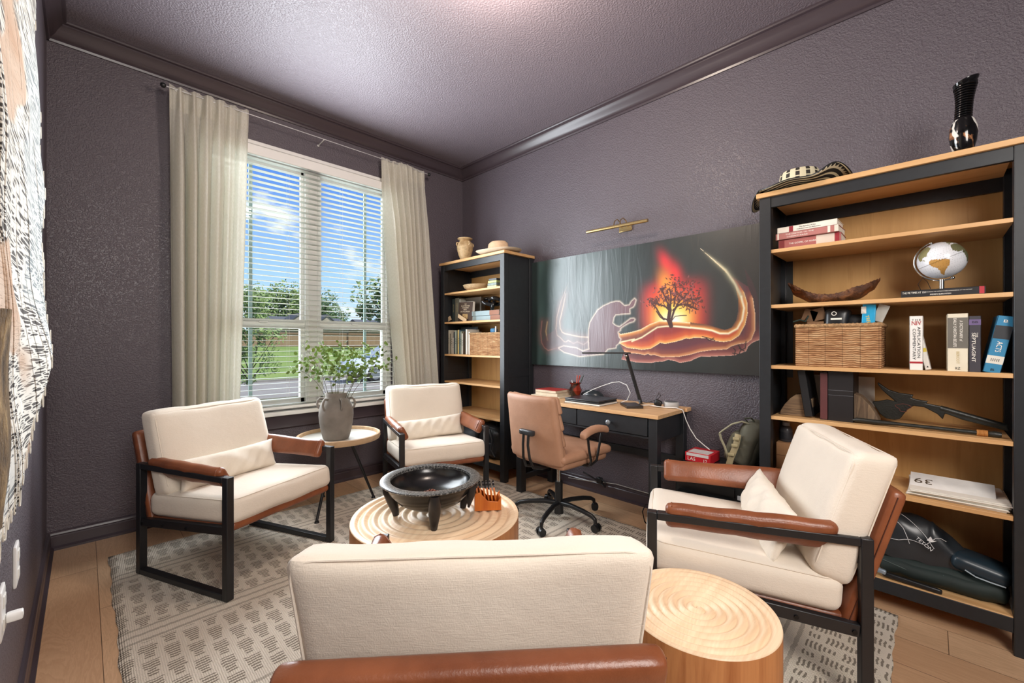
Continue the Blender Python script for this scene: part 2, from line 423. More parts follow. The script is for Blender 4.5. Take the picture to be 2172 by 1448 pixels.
# curtains
def cloth_mat():
    m = bpy.data.materials.new('sheer_linen_curtain'); m.use_nodes = True; t = m.node_tree; t.nodes.clear(); N = t.nodes.new; K = t.links.new
    o = N('ShaderNodeOutputMaterial'); mx = N('ShaderNodeMixShader'); d = N('ShaderNodeBsdfDiffuse'); tr = N('ShaderNodeBsdfTranslucent')
    tc = N('ShaderNodeTexCoord'); mp = N('ShaderNodeMapping'); mp.inputs['Scale'].default_value = (500, 500, 60); n = N('ShaderNodeTexNoise'); n.inputs['Scale'].default_value = 1; n.inputs['Detail'].default_value = 2
    K(tc.outputs['Object'], mp.inputs[0]); K(mp.outputs[0], n.inputs[0])
    r = N('ShaderNodeValToRGB'); r.color_ramp.elements[0].color = srgb('#e8e5d9'); r.color_ramp.elements[1].color = srgb('#fcfaf3'); r.color_ramp.elements[0].position = .3; r.color_ramp.elements[1].position = .7
    K(n.outputs[0], r.inputs[0]); K(r.outputs[0], d.inputs[0]); K(r.outputs[0], tr.inputs[0]); mx.inputs[0].default_value = .56
    K(d.outputs[0], mx.inputs[1]); K(tr.outputs[0], mx.inputs[2]); K(mx.outputs[0], o.inputs[0]); return m
M_CLOTH = cloth_mat()
def lerp(a, b, t): return a + (b - a) * t
def curtain(label, xt0, xt1, xb0, xb1, zt, nf, seed, flare):
    root = thing('curtain', label, 'curtain', ((xt0 + xt1) / 2, 3.5, .02), group='curtain panels at the window')
    rr = random.Random(seed); ph = [rr.uniform(-.5, .5) for _ in range(8)]
    def fn(u, v):
        z = lerp(zt, .02, v ** .9)
        s = min(1, v * 6)
        uu = u + .012 * math.sin(2 * math.pi * (u * 2.3 + ph[0])) * s
        x = lerp(lerp(xt0, xb0, min(1, v * 1.4)), lerp(xt1, xb1, min(1, v * 1.4)), uu)
        w = 2 * math.pi * nf * u
        a = lerp(.014, .054, s) * (1 + .3 * math.sin(5 * u + ph[1] * 6))
        y = 3.475 + a * math.sin(w + ph[2] + .5 * math.sin(2 * v + ph[3] * 5)) + .35 * a * math.sin(2.1 * w + ph[4] * 6) + .012 * math.sin(9 * u + 3 * v)
        x += .011 * math.cos(w + ph[2]) * s
        zz = z + (.008 * math.sin(w * 1.0 + 1) if v < .02 else 0)
        return Vector((x, y, zz))
    b = MB(); b.grid(150, 70, fn); p = b.build('panel', M_CLOTH, root, smooth=180, fix=False)
    def fh(u, v):
        q = fn(u, .004 + v * .034); return q + Vector((0, -.004, 0))
    b = MB(); b.grid(150, 4, fh); b.build('rod_pocket', M_CLOTH, root, smooth=180, fix=False)
curtain('long cream curtain panel left of the window, the wider one', .385, .835, .40, .775, 2.855, 6.2, 3, 0)
curtain('long cream curtain panel right of the window beside the bookcase', 1.868, 2.325, 2.02, 2.44, 2.845, 7.2, 5, 0)
rod = thing('curtain_rod', 'thin dark curtain rod with white wire above the window', 'curtain rod', (1.35, 3.5, 2.83))
b = MB(); b.cyl((.36, 3.475, 2.832), (2.36, 3.475, 2.825), .0032, n=8); b.build('rod', plain('#c9c9cc', .4, .3), rod)
for x, z in ((.355, 2.832), (2.365, 2.825)):
    b = MB(); b.sph((x, 3.475, z), .016); b.build('finial', M_BLACK, rod)
for x in (.42, 1.36, 2.3):
    b = MB(); b.cyl((x, 3.598, 2.815), (x, 3.475, 2.824), .004, n=8); b.sph((x, 3.593, 2.815), .009, u=10, v=6); b.build('bracket', M_WHITE, rod)

# ---------------------------------------------------------------- outside
GZ = -.35
def ground_mat(name, a, b2, c, sc):
    t = NT(name); n = t.noise(t.map(), sc, 5, .6); n2 = t.noise(t.map(), sc * 30, 3)
    t.base(t.mix(t.math('MULTIPLY', n2, .5), t.ramp(n, [(.3, srgb(a)), (.55, srgb(b2)), (.75, srgb(c))]), srgb(a))); t.set(Roughness=.95); return t.m
M_GRASS = ground_mat('lawn_grass', '#5f7a30', '#86994a', '#a5a062', .35)
b = MB(); b.box(-40, 90, 3.72, 10.2, GZ - .3, GZ); b.box(-40, 90, 11.3, 12.7, GZ - .3, GZ); struct(b.build('lawn_near', M_GRASS))
b = MB(); b.box(-40, 90, 10.2, 11.3, GZ - .3, GZ + .015); struct(b.build('sidewalk', plain('#a8a49b', .9, 0, .08, 1)))
b = MB(); b.box(-60, 120, 12.7, 18.7, GZ - .4, GZ - .05); b.box(-60, 120, 12.6, 12.75, GZ - .3, GZ + .03); b.box(-60, 120, 18.6, 18.8, GZ - .3, GZ + .03); struct(b.build('road', plain('#8f8982', .9, 0, .1, 2)))
def fl(u, v):
    y = lerp(18.8, 160, v ** 2); x = lerp(-90, 220, u)
    return Vector((x, y, GZ + min(1, (y - 18.8) / 35) * .85 + .12 * math.sin(x * .3) * math.sin(y * .2)))
b = MB(); b.grid(40, 40, fl); struct(b.build('lawn_far', M_GRASS))
def leaf_mat(name, a, b2):
    t = NT(name); n = t.noise(t.map(), 3.5, 3); t.base(t.ramp(n, [(.3, srgb(a)), (.7, srgb(b2))])); t.set(Roughness=.7); return t.m
M_LEAF = leaf_mat('tree_leaves', '#5b7040', '#98ad66'); M_LEAF2 = leaf_mat('dark_tree_leaves', '#4a5f3c', '#76905a'); M_BARK = plain('#4b4036', .9, 0, .2, 8)
def tree(name, label, cat, x, y, zb, h, r, n, leaf, mat, trunk_h, tr, seed, group=None, squash=1.0, low=0):
    rr = random.Random(seed)
    root = thing(name, label, cat, (x, y, zb), group=group)
    b = MB()
    b.tube([(x, y, zb - .1), (x + tr * .5, y, zb + trunk_h * .5), (x, y, zb + trunk_h), (x + .1 * r, y, zb + h * .8)], [tr, tr * .8, tr * .7, tr * .25], 8)
    for k in range(7):
        a = k * 2.4; z0 = zb + trunk_h * (.75 + .07 * k)
        b.tube([(x, y, z0), (x + .45 * r * math.cos(a), y + .45 * r * math.sin(a), z0 + .25 * (h - trunk_h)), (x + .8 * r * math.cos(a), y + .8 * r * math.sin(a), z0 + .5 * (h - trunk_h))], [tr * .5, tr * .3, tr * .1], 6)
    b.build('trunk', M_BARK, root)
    cl = []
    for k in range(26):
        a = rr.uniform(0, 6.283); q = rr.uniform(.1, .8); zz = rr.uniform(low, 1)
        sh = math.sin(math.pi * min(1, max(.12, zz * .85 + .12))) ** .6
        cl.append((x + r * q * sh * math.cos(a), y + r * q * sh * math.sin(a), zb + lerp(trunk_h * .9, h * .93, zz), r * rr.uniform(.22, .42)))
    b = MB()
    for k in range(n):
        c = cl[rr.randrange(len(cl))]
        d = Vector((rr.gauss(0, 1), rr.gauss(0, 1), rr.gauss(0, 1) * .75)).normalized() * c[3] * (rr.uniform(.4, 1.15) ** .6)
        p = Vector(c[:3]) + d; s = leaf * rr.uniform(.6, 1.3)
        u = Vector((rr.gauss(0, 1), rr.gauss(0, 1), rr.gauss(0, 1))).normalized(); w = u.orthogonal().normalized()
        v = [b.b.verts.new(p + u * s), b.b.verts.new(p + w * s * .5), b.b.verts.new(p - u * s), b.b.verts.new(p - w * s * .5)]
        b.b.faces.new(v)
    b.build('foliage', mat, root, smooth=0, fix=False)
tree('young_tree', 'small leafy green tree in the front yard seen at the left window edge', 'tree', 2.85, 11.9, GZ, 3.0, .85, 2600, .055, M_LEAF, .7, .03, 1, low=0)
GT = 'tall trees behind the far lawn'
for x, y, h, r, s, m, lab in ((23.7, 79, 10.4, 6.5, 2, M_LEAF, 'light green round tree behind the wooden fence in the left pane'), (31.5, 88, 10.8, 6.6, 3, M_LEAF2, 'dark green tree beyond the grey roofs left of the window post'),
      (37, 95, 11.6, 6.0, 12, M_LEAF2, 'dark tree just left of the window post'), (26.5, 45.5, 9.6, 5.0, 4, M_LEAF, 'large spreading tree with forked trunk in the right pane'), (50, 82, 14.5, 8.0, 5, M_LEAF2, 'tall dark tree behind the forked tree'),
      (36.0, 47, 12.0, 5.4, 6, M_LEAF, 'bright green tree above the white car'), (63, 86, 16, 6.5, 7, M_LEAF, 'tall green tree partly behind the right curtain'), (12, 80, 11, 5.0, 8, M_LEAF2, 'dark tree partly behind the left curtain')):
    tree('tree', lab, 'tree', x, y, .3, h, r, 3000, .36, m, 2.2, .32, s, GT, low=.05)
for x, y, s, lab in ((1.25, 4.75, 21, 'low leafy shrub tips under the window behind the left armchair'), (2.25, 4.9, 22, 'low leafy shrub tips under the window right of the vase')):
    tree('shrub', lab, 'shrub', x, y, GZ, .80, .42, 700, .05, M_LEAF, .15, .012, s, 'shrubs under the window', low=0)
# fence
fe = thing('wooden_fence', 'long tan board fence behind the far lawn', 'fence', (30, 56, .4))
t = NT('fence_boards'); t.base(t.mix(t.ramp(t.math('FRACT', t.math('MULTIPLY', t.sep(t.tc())[0], 6.6)), [(.0, K0), (.08, W1)]), srgb('#6d5746'), t.mix(t.noise(t.map((1.2, 1, .2)), 3, 2), srgb('#97795f'), srgb('#b3967a')))); t.set(Roughness=.9)
b = MB(); b.box(-10, 75, 56, 56.05, .3, 2.3); b.build('board_panel', t.m, fe)
b = MB(); b.box(-10, 75, 55.94, 56, 2.1, 2.2); b.box(-10, 75, 55.94, 56, .6, .7); b.build('rails', plain('#8a705a', .9), fe)
for i in range(9):
    b = MB(); b.box(5 + i * 5, 5.14 + i * 5, 55.9, 56.0, .2, 2.35); b.build('post', plain('#6b5848', .9), fe)
def house(label, x0, x1, y, zt, ridge, g):
    h = thing('house', label, 'house', ((x0 + x1) / 2, y, .3), group='houses behind the fence')
    b = MB(); b.box(x0, x1, y, y + 9, .3, zt); b.build('wall', plain('#b7a794', .9), h)
    b = MB(); b.prism([(x0 - .5, y - .5, zt - .1), (x0 - .5, y + 4.5, ridge), (x0 - .5, y + 9.5, zt - .1)], (x1 - x0 + 1, 0, 0)); b.build('roof', plain('#5d5f62', .9, 0, .1, 1), h)
    for gx in g:
        b = MB(); b.prism([(gx - 1.8, y - .9, zt - .1), (gx + 1.8, y - .9, zt - .1), (gx, y - .9, zt + 1.5)], (0, 4, 0)); b.build('gable', plain('#c2b4a2', .9), h)
        b = MB(); b.prism([(gx - 2.1, y - 1, zt - .2), (gx, y - 1, zt + 1.75), (gx + 2.1, y - 1, zt - .2), (gx, y - 1, zt + 1.5)], (0, 4, 0)); b.build('gable_roof', plain('#55575b', .9), h)
    b = MB(); b.box((x0 + x1) / 2 - .6, (x0 + x1) / 2 + .6, y - .04, y, 1.3, 2.4); b.build('window', plain('#30343a', .3), h)
house('grey roofed house with two small gables beyond the fence', 17, 27, 60, 3.2, 4.7, (20, 23.6))
house('grey roofed house beyond the fence in the right pane', 31, 45, 62, 3.1, 4.8, (34.5,))
# car
def car():
    root = thing('car', 'white parked car on the street behind the vase plant', 'car', (9.4, 16.2, GZ - .05))
    z0 = GZ - .05; M_CP = plain('#e4e6e8', .25, 0, .02, 3, .6)
    side = [(7.15, .35), (7.12, .62), (7.3, .80), (8.15, .93), (8.95, 1.40), (9.5, 1.50), (10.6, 1.48), (11.4, 1.32), (11.8, .98), (11.9, .60), (11.85, .33)]
    b = MB(); ys = [(15.3, 0), (15.36, .0), (17.04, 0), (17.1, 0)]
    sec = []
    for k, (yy, ins) in enumerate(((15.30, .96), (15.42, 1.0), (16.98, 1.0), (17.10, .96))):
        ring = []
        for x, z in side:
            tumb = max(0, z - .9) * .42
            y2 = yy + (tumb if yy < 16.2 else -tumb)
            ring.append(b.b.verts.new((9.5 + (x - 9.5) * ins, y2, z0 + .3 + (z - .3) * (ins if z < .9 else 1))))
        sec.append(ring)
    n = len(side)
    for A, B in zip(sec, sec[1:]):
        for i in range(n): b.b.faces.new((A[i], A[(i + 1) % n], B[(i + 1) % n], B[i]))
    b.b.faces.new(sec[0]); b.b.faces.new(sec[-1][::-1])
    b.build('body', M_CP, root, smooth=35, bevel=.03)
    M_GL = plain('#39434b', .1, 0, .02, 3, .8)
    def yy(z): return 15.30 + max(0, z - .9) * .42 - .004
    b = MB(); b.prism([(x, yy(z), z0 + z) for x, z in ((8.35, .98), (9.05, 1.38), (9.75, 1.41), (9.75, .98))], (0, .02, 0)); b.build('side_window', M_GL, root)
    b = MB(); b.prism([(x, yy(z), z0 + z) for x, z in ((9.85, .98), (9.85, 1.41), (10.6, 1.39), (11.2, 1.25), (11.3, .98))], (0, .02, 0)); b.build('side_window', M_GL, root)
    b = MB(); b.prism([(8.16, 15.5, z0 + .96), (8.93, 15.65, z0 + 1.41), (8.93, 16.75, z0 + 1.41), (8.16, 16.9, z0 + .96)], (-.03, 0, .03)); b.build('windshield', plain('#8fa0ac', .1, 0, .02, 3, .8), root)
    for wx in (7.95, 10.95):
        for wy in (15.28, 16.92):
            b = MB(); b.cyl((wx, wy, z0 + .33), (wx, wy + .2, z0 + .33), .33, n=28); w = b.build('wheel', plain('#1a1a1b', .8), root, bevel=.02)
            b = MB(); b.cyl((wx, wy - .01, z0 + .33), (wx, wy + .1, z0 + .33), .2, n=20); b.build('hubcap', plain('#9a9da0', .3, .8), w)
    b = MB(); b.box(7.12, 7.2, 15.5, 15.8, z0 + .6, z0 + .74); b.build('headlight', plain('#dfe3e6', .1), root)
    b = MB(); b.box(8.45, 8.6, 15.12, 15.28, z0 + .95, z0 + 1.07); b.build('mirror', M_CP, root, bevel=.02)
car()

# ---------------------------------------------------------------- rug
def rug_mat():
    t = NT('woven_rug'); s = t.sep(t.tc())
    nz = t.noise(t.map((30, 30, 1)), 1, 2); nz2 = t.noise(t.map(), 6, 3)
    x = t.math('ADD', s[0], t.math('MULTIPLY', t.math('SUBTRACT', nz, .5), .022)); y = t.math('ADD', s[1], t.math('MULTIPLY', t.math('SUBTRACT', t.noise(t.map((45, 12, 1)), 1, 2), .5), .014))
    cx = t.math('MULTIPLY', x, 1 / .068); cy = t.math('MULTIPLY', y, 1 / .118)
    fx = t.math('FRACT', t.math('ADD', cx, 50)); ix = t.math('FLOOR', t.math('ADD', cx, 50))
    par = t.math('MODULO', ix, 2)
    fy = t.math('FRACT', t.math('ADD', t.math('ADD', cy, t.math('MULTIPLY', par, .5)), 50))
    # dashes along x, stacked along y in blocks that narrow like steps
    dash = t.math('LESS_THAN', t.math('FRACT', t.math('MULTIPLY', t.math('ADD', y, 10), 1 / .0148)), .50)
    wid = t.math('ADD', t.math('MULTIPLY', t.math('GREATER_THAN', fy, .38), .13), t.math('MULTIPLY', t.noise(t.map((3, 70, 1)), 1, 2), .30))
    tri = t.math('LESS_THAN', t.math('ABSOLUTE', t.math('SUBTRACT', fx, .5)), t.math('ADD', wid, .07))
    blk = t.math('LESS_THAN', fy, .84)
    d = t.math('MULTIPLY', t.math('MULTIPLY', dash, tri), blk)
    # plain striped bands running the other way every fifth column
    band = t.math('LESS_THAN', t.math('FRACT', t.math('MULTIPLY', t.math('ADD', y, 10), 1 / .62)), .20)
    st = t.math('LESS_THAN', t.math('FRACT', t.math('MULTIPLY', t.math('ADD', y, 10), 1 / .05)), .30)
    d = t.math('MULTIPLY', d, t.math('SUBTRACT', 1, band))
    base = t.mix(nz2, srgb('#efe5d6'), srgb('#ded2c1'))
    weave = t.n('ShaderNodeTexWave', wave_type='BANDS', bands_direction='X'); weave.inputs['Scale'].default_value = 45; weave.inputs['Distortion'].default_value = 3; weave.inputs['Detail Scale'].default_value = 3
    t.k(t.tc(), weave.inputs[0])
    base = t.mix(t.math('MULTIPLY', weave.outputs[1], .25), base, srgb('#c2b6a6'))
    base = t.mix(t.math('MULTIPLY', t.math('MULTIPLY', band, st), .55), base, srgb('#8d8274'))
    t.base(t.mix(t.math('MULTIPLY', d, .78), base, srgb('#6e6253'))); t.set(Roughness=1)
    t.p.inputs['Specular IOR Level'].default_value = .05
    t.bump(t.math('ADD', t.math('MULTIPLY', d, -1.2), weave.outputs[1]), .6, .006); return t.m
b = MB(); rr = random.Random(5)
def rugf(u, v):
    x = lerp(.095, 2.50, u); y = lerp(.10, 3.245, v)
    x += .004 * math.sin(y * 11) + .003 * math.sin(y * 37 + 1); y += .004 * math.sin(x * 9) + .003 * math.sin(x * 41)
    e = min(u, 1 - u, v, 1 - v)
    return Vector((x, y, .011 if e > .001 else .004))
b.grid(90, 110, rugf)
for e in [e for e in b.b.edges if e.is_boundary]: pass
r = bmesh.ops.extrude_edge_only(b.b, edges=[e for e in b.b.edges if e.is_boundary])
for v in [g for g in r['geom'] if isinstance(g, bmesh.types.BMVert)]: v.co.z = .0005
tag(b.build('area_rug', rug_mat(), smooth=180, fix=False), 'large cream and brown woven area rug with dashed block pattern', 'rug')

# ---------------------------------------------------------------- armchairs
def pillow_fn(w, h, t, seed=0, pinch=.06):
    rr = random.Random(seed); a = [rr.uniform(0, 6.28) for _ in range(6)]
    def f(side):
        def g(u, v):
            U, V = 2 * u - 1, 2 * v - 1
            k = max(0, (1 - abs(U) ** 2.6)) ** .5 * max(0, (1 - abs(V) ** 2.2)) ** .5
            cx = U * w / 2 * (1 - pinch * (1 - abs(V)) ** 0 * (V * V) * 0 - pinch * (1 - V * V) * (abs(U) ** 3))
            cz = V * h / 2 * (1 - pinch * 1.6 * (1 - U * U) ** 1 * (abs(V) ** 3))
            wr = .006 * math.sin(U * 9 + a[0] + V * 3) * k + .004 * math.sin(U * 21 + a[1] - V * 5) * k
            return Vector((cx, side * (t / 2 * k + wr), cz))
        return g
    return f
def make_armchair(label):
    root = thing('armchair', label, 'armchair', (0, 0, 0), group='four matching cream armchairs on the rug')
    W, D, H, q = .65, .68, .565, .034
    for sx in (-1, 1):
        b = MB(); x = sx * (W / 2 - q / 2); x0, x1 = x - q / 2, x + q / 2
        b.box(x0, x1, -D / 2, -D / 2 + q, 0, H); b.box(x0, x1, D / 2 - q, D / 2, 0, H)
        b.box(x0, x1, -D / 2 + q, D / 2 - q, 0, q * .85); b.box(x0, x1, -D / 2 + q, D / 2 - q, H - q * .8, H)
        fr = b.build('side_frame', M_BLACK, root, bevel=.003)
        b = MB()
        M = Matrix.Translation((x, 0, .292)) @ Matrix.Rotation(-.085, 4, 'X')
        b.box(-.013, .013, -D / 2 + q, D / 2 - q, -.02, .02, M); b.build('seat_rail', M_BLACK, root, bevel=.003)
        for yy in (-.05, .13, .29):
            b = MB(); z = .292 - yy * .085; xx = x + sx * .013
            b.cyl((xx - sx * .001, yy, z - .004), (xx + sx * .004, yy, z - .004), .007, n=12); b.build('bolt', plain('#2a2b2d', .3, .8), root)
    # cross bars
    b = MB(); b.cyl((-.30, -.305, .312), (.30, -.305, .312), .012); b.build('cross_bar', M_BLACK, root)
    b = MB(); b.cyl((-.30, .285, .262), (.30, .285, .262), .012); b.build('cross_bar', M_BLACK, root)
    # leather seat sling
    b = MB(); M = Matrix.Translation((0, -.025, .302)) @ Matrix.Rotation(-.085, 4, 'X')
    b.rbox(.585, .62, .042, .018, M, cuts=10); b.build('seat_sling', M_LEATH, root, smooth=60)
    # leather back sling
    lean = math.atan2(.145, .47)
    M = Matrix.Translation((0, .346, .477)) @ Matrix.Rotation(-lean, 4, 'X')
    b = MB(); b.rbox(.60, .048, .50, .02, M, cuts=12, puff=(0, .004, 0)); bs = b.build('back_sling', M_LEATH, root, smooth=60)
    for sx in (-1, 1):
        b = MB(); b.tube([M @ Vector((sx * .3012, -.004, -.23)), M @ Vector((sx * .3022, -.004, 0)), M @ Vector((sx * .3012, -.004, .23))], .0016, 5); b.build('stitching', plain('#4a2010', .6), bs)
    # seat cushion
    sag = lambda co, c: (co[0], co[1], co[2] - .010 * (1 - c[0] ** 2) * (1 - c[1] ** 2) + .004 * math.sin(c[0] * 7 + c[1] * 3) * (1 - abs(c[0])))
    M = Matrix.Translation((0, -.035, .378)) @ Matrix.Rotation(-.075, 4, 'X')
    b = MB(); b.rbox(.615, .615, .125, .038, M, cuts=16, puff=(.006, .008, .012), warp=sag); sc = b.build('seat_cushion', M_CREAM, root, smooth=180)
    def loop(w, d, r, z, M, n=8, off=0.0):
        pts = []
        for cx, cy, a0 in ((w / 2 - r, d / 2 - r, 0), (-w / 2 + r, d / 2 - r, 90), (-w / 2 + r, -d / 2 + r, 180), (w / 2 - r, -d / 2 + r, 270)):
            for k in range(n + 1):
                a = R(a0 + 90 * k / n); pts.append(M @ Vector((cx + r * math.cos(a), cy + r * math.sin(a), z)))
        return pts
    def dfm(p, H, puff, warp):
        c = [max(-1, min(1, p[i] / (H[i] - .0108))) for i in range(3)]; co = Vector(p)
        for i in range(3):
            j, k = (i + 1) % 3, (i + 2) % 3
            co[i] += math.copysign(puff[i], c[i]) * abs(c[i]) * (1 - c[j] ** 2) * (1 - c[k] ** 2)
        return Vector(warp(co, c))
    I4 = Matrix.Identity(4)
    b = MB(); b.tube([M @ dfm(p, (.3075, .3075, .0625), (.006, .008, .012), sag) for p in loop(.597, .597, .05, .0525, I4)], .0026, 6, closed=True); b.build('piping', M_CREAM, sc)
    # back cushion
    M2 = Matrix.Translation((0, .238, .622)) @ Matrix.Rotation(-lean, 4, 'X')
    def bw(co, c):
        return (co[0], co[1] + .006 * math.sin(c[0] * 4 + 1) * (1 - c[2] ** 2), co[2] + .008 * max(0, c[2]) * (abs(c[0]) ** 2 - .5) + .003 * math.sin(c[0] * 8) * max(0, c[2]) - .030 * max(0, c[2]) ** 2 * (1 - c[1]) / 2)
    b = MB(); b.rbox(.61, .125, .46, .036, M2, cuts=16, puff=(.006, .014, .006), warp=bw); bc = b.build('back_cushion', M_CREAM, root, smooth=180)
    RX = Matrix.Rotation(R(90), 4, 'X')
    for zz in (-.0525, .0525):
        b = MB(); b.tube([M2 @ dfm(p, (.305, .0625, .23), (.006, .014, .006), bw) for p in loop(.59, .44, .05, zz, RX)], .0026, 6, closed=True)
        b.build('piping', M_CREAM, bc)
    # arm pads
    for sx in (-1, 1):
        Mp = Matrix.Translation((sx * .287, -.012, .551)) @ Matrix.Rotation(sx * R(27), 4, 'Y')
        b = MB()
        def wp(co, c):
            return (co[0] + .002 * math.sin(c[1] * 11), co[1], co[2] * (1 + .05 * math.sin(c[1] * 3)))
        b.rbox(.046, .53, .104, .021, Mp, cuts=14, puff=(.006, .0, 0), warp=wp); pad = b.build('arm_pad', M_LEATH, root, smooth=60)
        for yy in (-.244, .244):
            b = MB(); b.tube([Mp @ Vector(p) for p in ((-.010, yy, -.050), (-.022, yy, -.035), (-.0265, yy, .0), (-.022, yy, .035), (-.010, yy, .050), (.010, yy, .050))], .0026, 6)
            b.build('seam', M_LEATH, pad)
    return root
CHAIRS = [((.62, 2.715, 0), 23.4, 'cream cushioned armchair with brown leather arms in front of the left curtain'),
          ((1.907, 2.745, 0), -19.0, 'cream cushioned armchair with brown leather arms between the round side table and tall bookcase'),
          ((.693, .805, 0), 138.6, 'cream cushioned armchair seen from behind with brown leather back, cut by the photo bottom'),
          ((1.892, .572, 0), 205.5, 'cream cushioned armchair in side view in front of the bookcase with the globe')]
proto = make_armchair(CHAIRS[0][2])
GZC = .0115
for i, (loc, a, lab) in enumerate(CHAIRS):
    o = dup(proto, None, (loc[0], loc[1], GZC), R(a), lab) if i else proto
    if i == 0: base0 = (loc, a)
for ci, ch in enumerate(sorted([o for o in bpy.data.objects if o.name.startswith('armchair') and o.type == 'EMPTY'], key=lambda o: o.name)):
    dy = (0, 0, .0, .062)[ci]; dz = (0, .0, .014, -.004)[ci]
    for k in kids(ch):
        if k.name.startswith('back_cushion'):
            k.location.y += dy; k.location.z += dz
            if ci == 2:      # this cushion flops forward at the top
                for q in [k] + kids(k):
                    q.data = q.data.copy()
                    for v in q.data.vertices:
                        w_ = max(0, min(1, (v.co.z - .60) / .22)); s_ = (v.co.y - (.238 + (v.co.z - .622) * .309)) / .125
                        v.co.z -= .034 * w_ * w_ * (.5 - s_); v.co.x *= 1.035
        if k.name.startswith('back_sling') and ci == 2: k.location.z -= .010
proto.location = (CHAIRS[0][0][0], CHAIRS[0][0][1], GZC); proto.rotation_euler = (0, 0, R(CHAIRS[0][1]))
# lumbar pillows rest in the chairs: things of their own
def lumbar(ci, label, dx=-.005, dy=.085, dz=.505, tilt=-14, roll=0, yaw=0, seed=1, w=.55, h=.165):
    (cx, cy, _), a, _l = CHAIRS[ci]
    MC_ = Matrix.Translation((cx, cy, GZC)) @ Matrix.Rotation(R(a), 4, 'Z') @ Matrix.Translation((dx, dy, dz)) @ Matrix.Rotation(R(yaw), 4, 'Z') @ Matrix.Rotation(R(tilt), 4, 'X') @ Matrix.Rotation(R(roll), 4, 'Y')
    b = MB(); f = pillow_fn(w, h, .10, seed)
    for s in (-1, 1): b.grid(36, 16, f(s))
    bmesh.ops.remove_doubles(b.b, verts=b.b.verts[:], dist=.0004)
    bmesh.ops.transform(b.b, matrix=MC_, verts=b.b.verts[:])
    tag(b.build('lumbar_pillow', M_PILLOW, smooth=180), label, 'pillow', 'small cream lumbar pillows')
lumbar(0, 'small cream lumbar pillow lying along the back of the armchair by the left curtain', seed=1)
lumbar(1, 'small wrinkled cream lumbar pillow on the armchair beside the tall narrow bookcase', seed=4, roll=-3)
lumbar(3, 'small cream lumbar pillow propped on end in the side-view armchair', dx=.0, dy=.105, dz=.510, tilt=-22, seed=9, yaw=0, w=.57, h=.20)

# ---------------------------------------------------------------- carved round tables
def ripple_mat(name, c1, c2, side=False):
    t = NT(name)
    if side:
        g = t.noise(t.map((26, 26, 1.6)), 1.0, 5, .6, .5)
        t.base(t.ramp(g, [(.30, srgb(c1)), (.52, srgb(c2)), (.75, srgb(c1))]))
    else:
        g = t.noise(t.map((2, 60, 2), rot=(0, 0, R(12))), 1.2, 4, .6, .3)
        t.base(t.ramp(g, [(.3, srgb(c1)), (.7, srgb(c2))]))
    t.set(Roughness=.45); t.bump(g, .05, .002); return t.m
M_RIP = ripple_mat('pale_carved_wood', '#e0bf9b', '#f0d7b6'); M_RIPS = ripple_mat('warm_wood_side', '#9a5b30', '#bf8250', True)
def drum(name, label, cx, cy, r, h, turns, amp, n=180, nr=190, foot=.02, taper=.0, spiral=1):
    root = thing(name, label, 'table', (cx, cy, GZC))
    b = MB(); rim = .90
    def fz(rr_, a):
        f = rr_ / r
        if f > rim + .06: return h - max(0, (f - .985)) * .0
        ph = f / rim * turns + spiral * a / (2 * math.pi)
        w = (.5 + .5 * math.cos(2 * math.pi * ph)); w = w ** .75
        env = min(1, (rim + .06 - f) / .05)
        return h - amp * (1 - w) * env
    rings = []
    for i in range(nr + 1):
        rr_ = r * i / nr; 
        if i == 0: rings.append([b.b.verts.new((cx, cy, h - amp * .4))]); continue
        rings.append([b.b.verts.new((cx + rr_ * math.cos(2 * math.pi * k / n), cy + rr_ * math.sin(2 * math.pi * k / n), fz(rr_, 2 * math.pi * k / n) - (.004 if i == nr else 0))) for k in range(n)])
    for k in range(n): b.b.faces.new((rings[0][0], rings[1][k], rings[1][(k + 1) % n]))
    for A, B in zip(rings[1:], rings[2:]):
        for k in range(n): b.b.faces.new((A[k], B[k], B[(k + 1) % n], A[(k + 1) % n]))
    b.build('carved_top', M_RIP, root, smooth=80, fix=False)
    b = MB(); b.lathe([(r * (1 - taper) - .03, GZC + foot), (r * (1 - taper), GZC + foot + .01), (r, h - .004), (r - .002, h - .003)], (cx, cy, 0), n=96, cap=False); b.build('drum_side', M_RIPS, root)
    b = MB(); b.lathe([(r - .05, GZC), (r - .05, GZC + foot + .01)], (cx, cy, 0), n=48); b.build('plinth', M_BLACK, root)
    return root
drum('coffee_table', 'large round pale wood coffee table with carved ripple top under the black bowl', 1.221, 1.728, .402, .36, 8, .012)
drum('side_table', 'small round wooden drum table with carved spiral top in front of the side-view armchair', 1.306, .50, .217, .40, 7, .009, nr=150, foot=.03)

# ---------------------------------------------------------------- carved legged bowl
bowl = thing('footed_bowl', 'wide black carved wooden bowl on stubby legs standing on the coffee table', 'bowl', (1.19, 1.715, .36))
BX, BY, BZ = 1.185, 1.725, .36
BR = .238
def bowl_in():
    t = NT('black_lacquered_wood'); t.base(srgb('#141313')); t.set(Roughness=.22); t.bump(t.noise(t.map((3, 40, 3)), 2, 3), .03, .002); return t.m
t = NT('engraved_rim_with_sheen'); s = t.sep(t.tc())
ang = t.math('ARCTAN2', s[1], s[0]); st = t.math('LESS_THAN', t.math('FRACT', t.math('MULTIPLY', ang, 11.6)), .55)
tri = t.noise(t.map((150, 150, 150)), 1, 2); mk = t.ramp(t.math('MULTIPLY', tri, t.math('ADD', .88, t.math('MULTIPLY', st, .12))), [(.46, K0), (.54, (.5, .5, .5, 1))])
t.base(t.mix(mk, srgb('#2a2b2c'), srgb('#a5a39e'))); t.set(Roughness=.28); M_RIM = t.m  # flecks are engraving, lightened to paint in the window's reflection
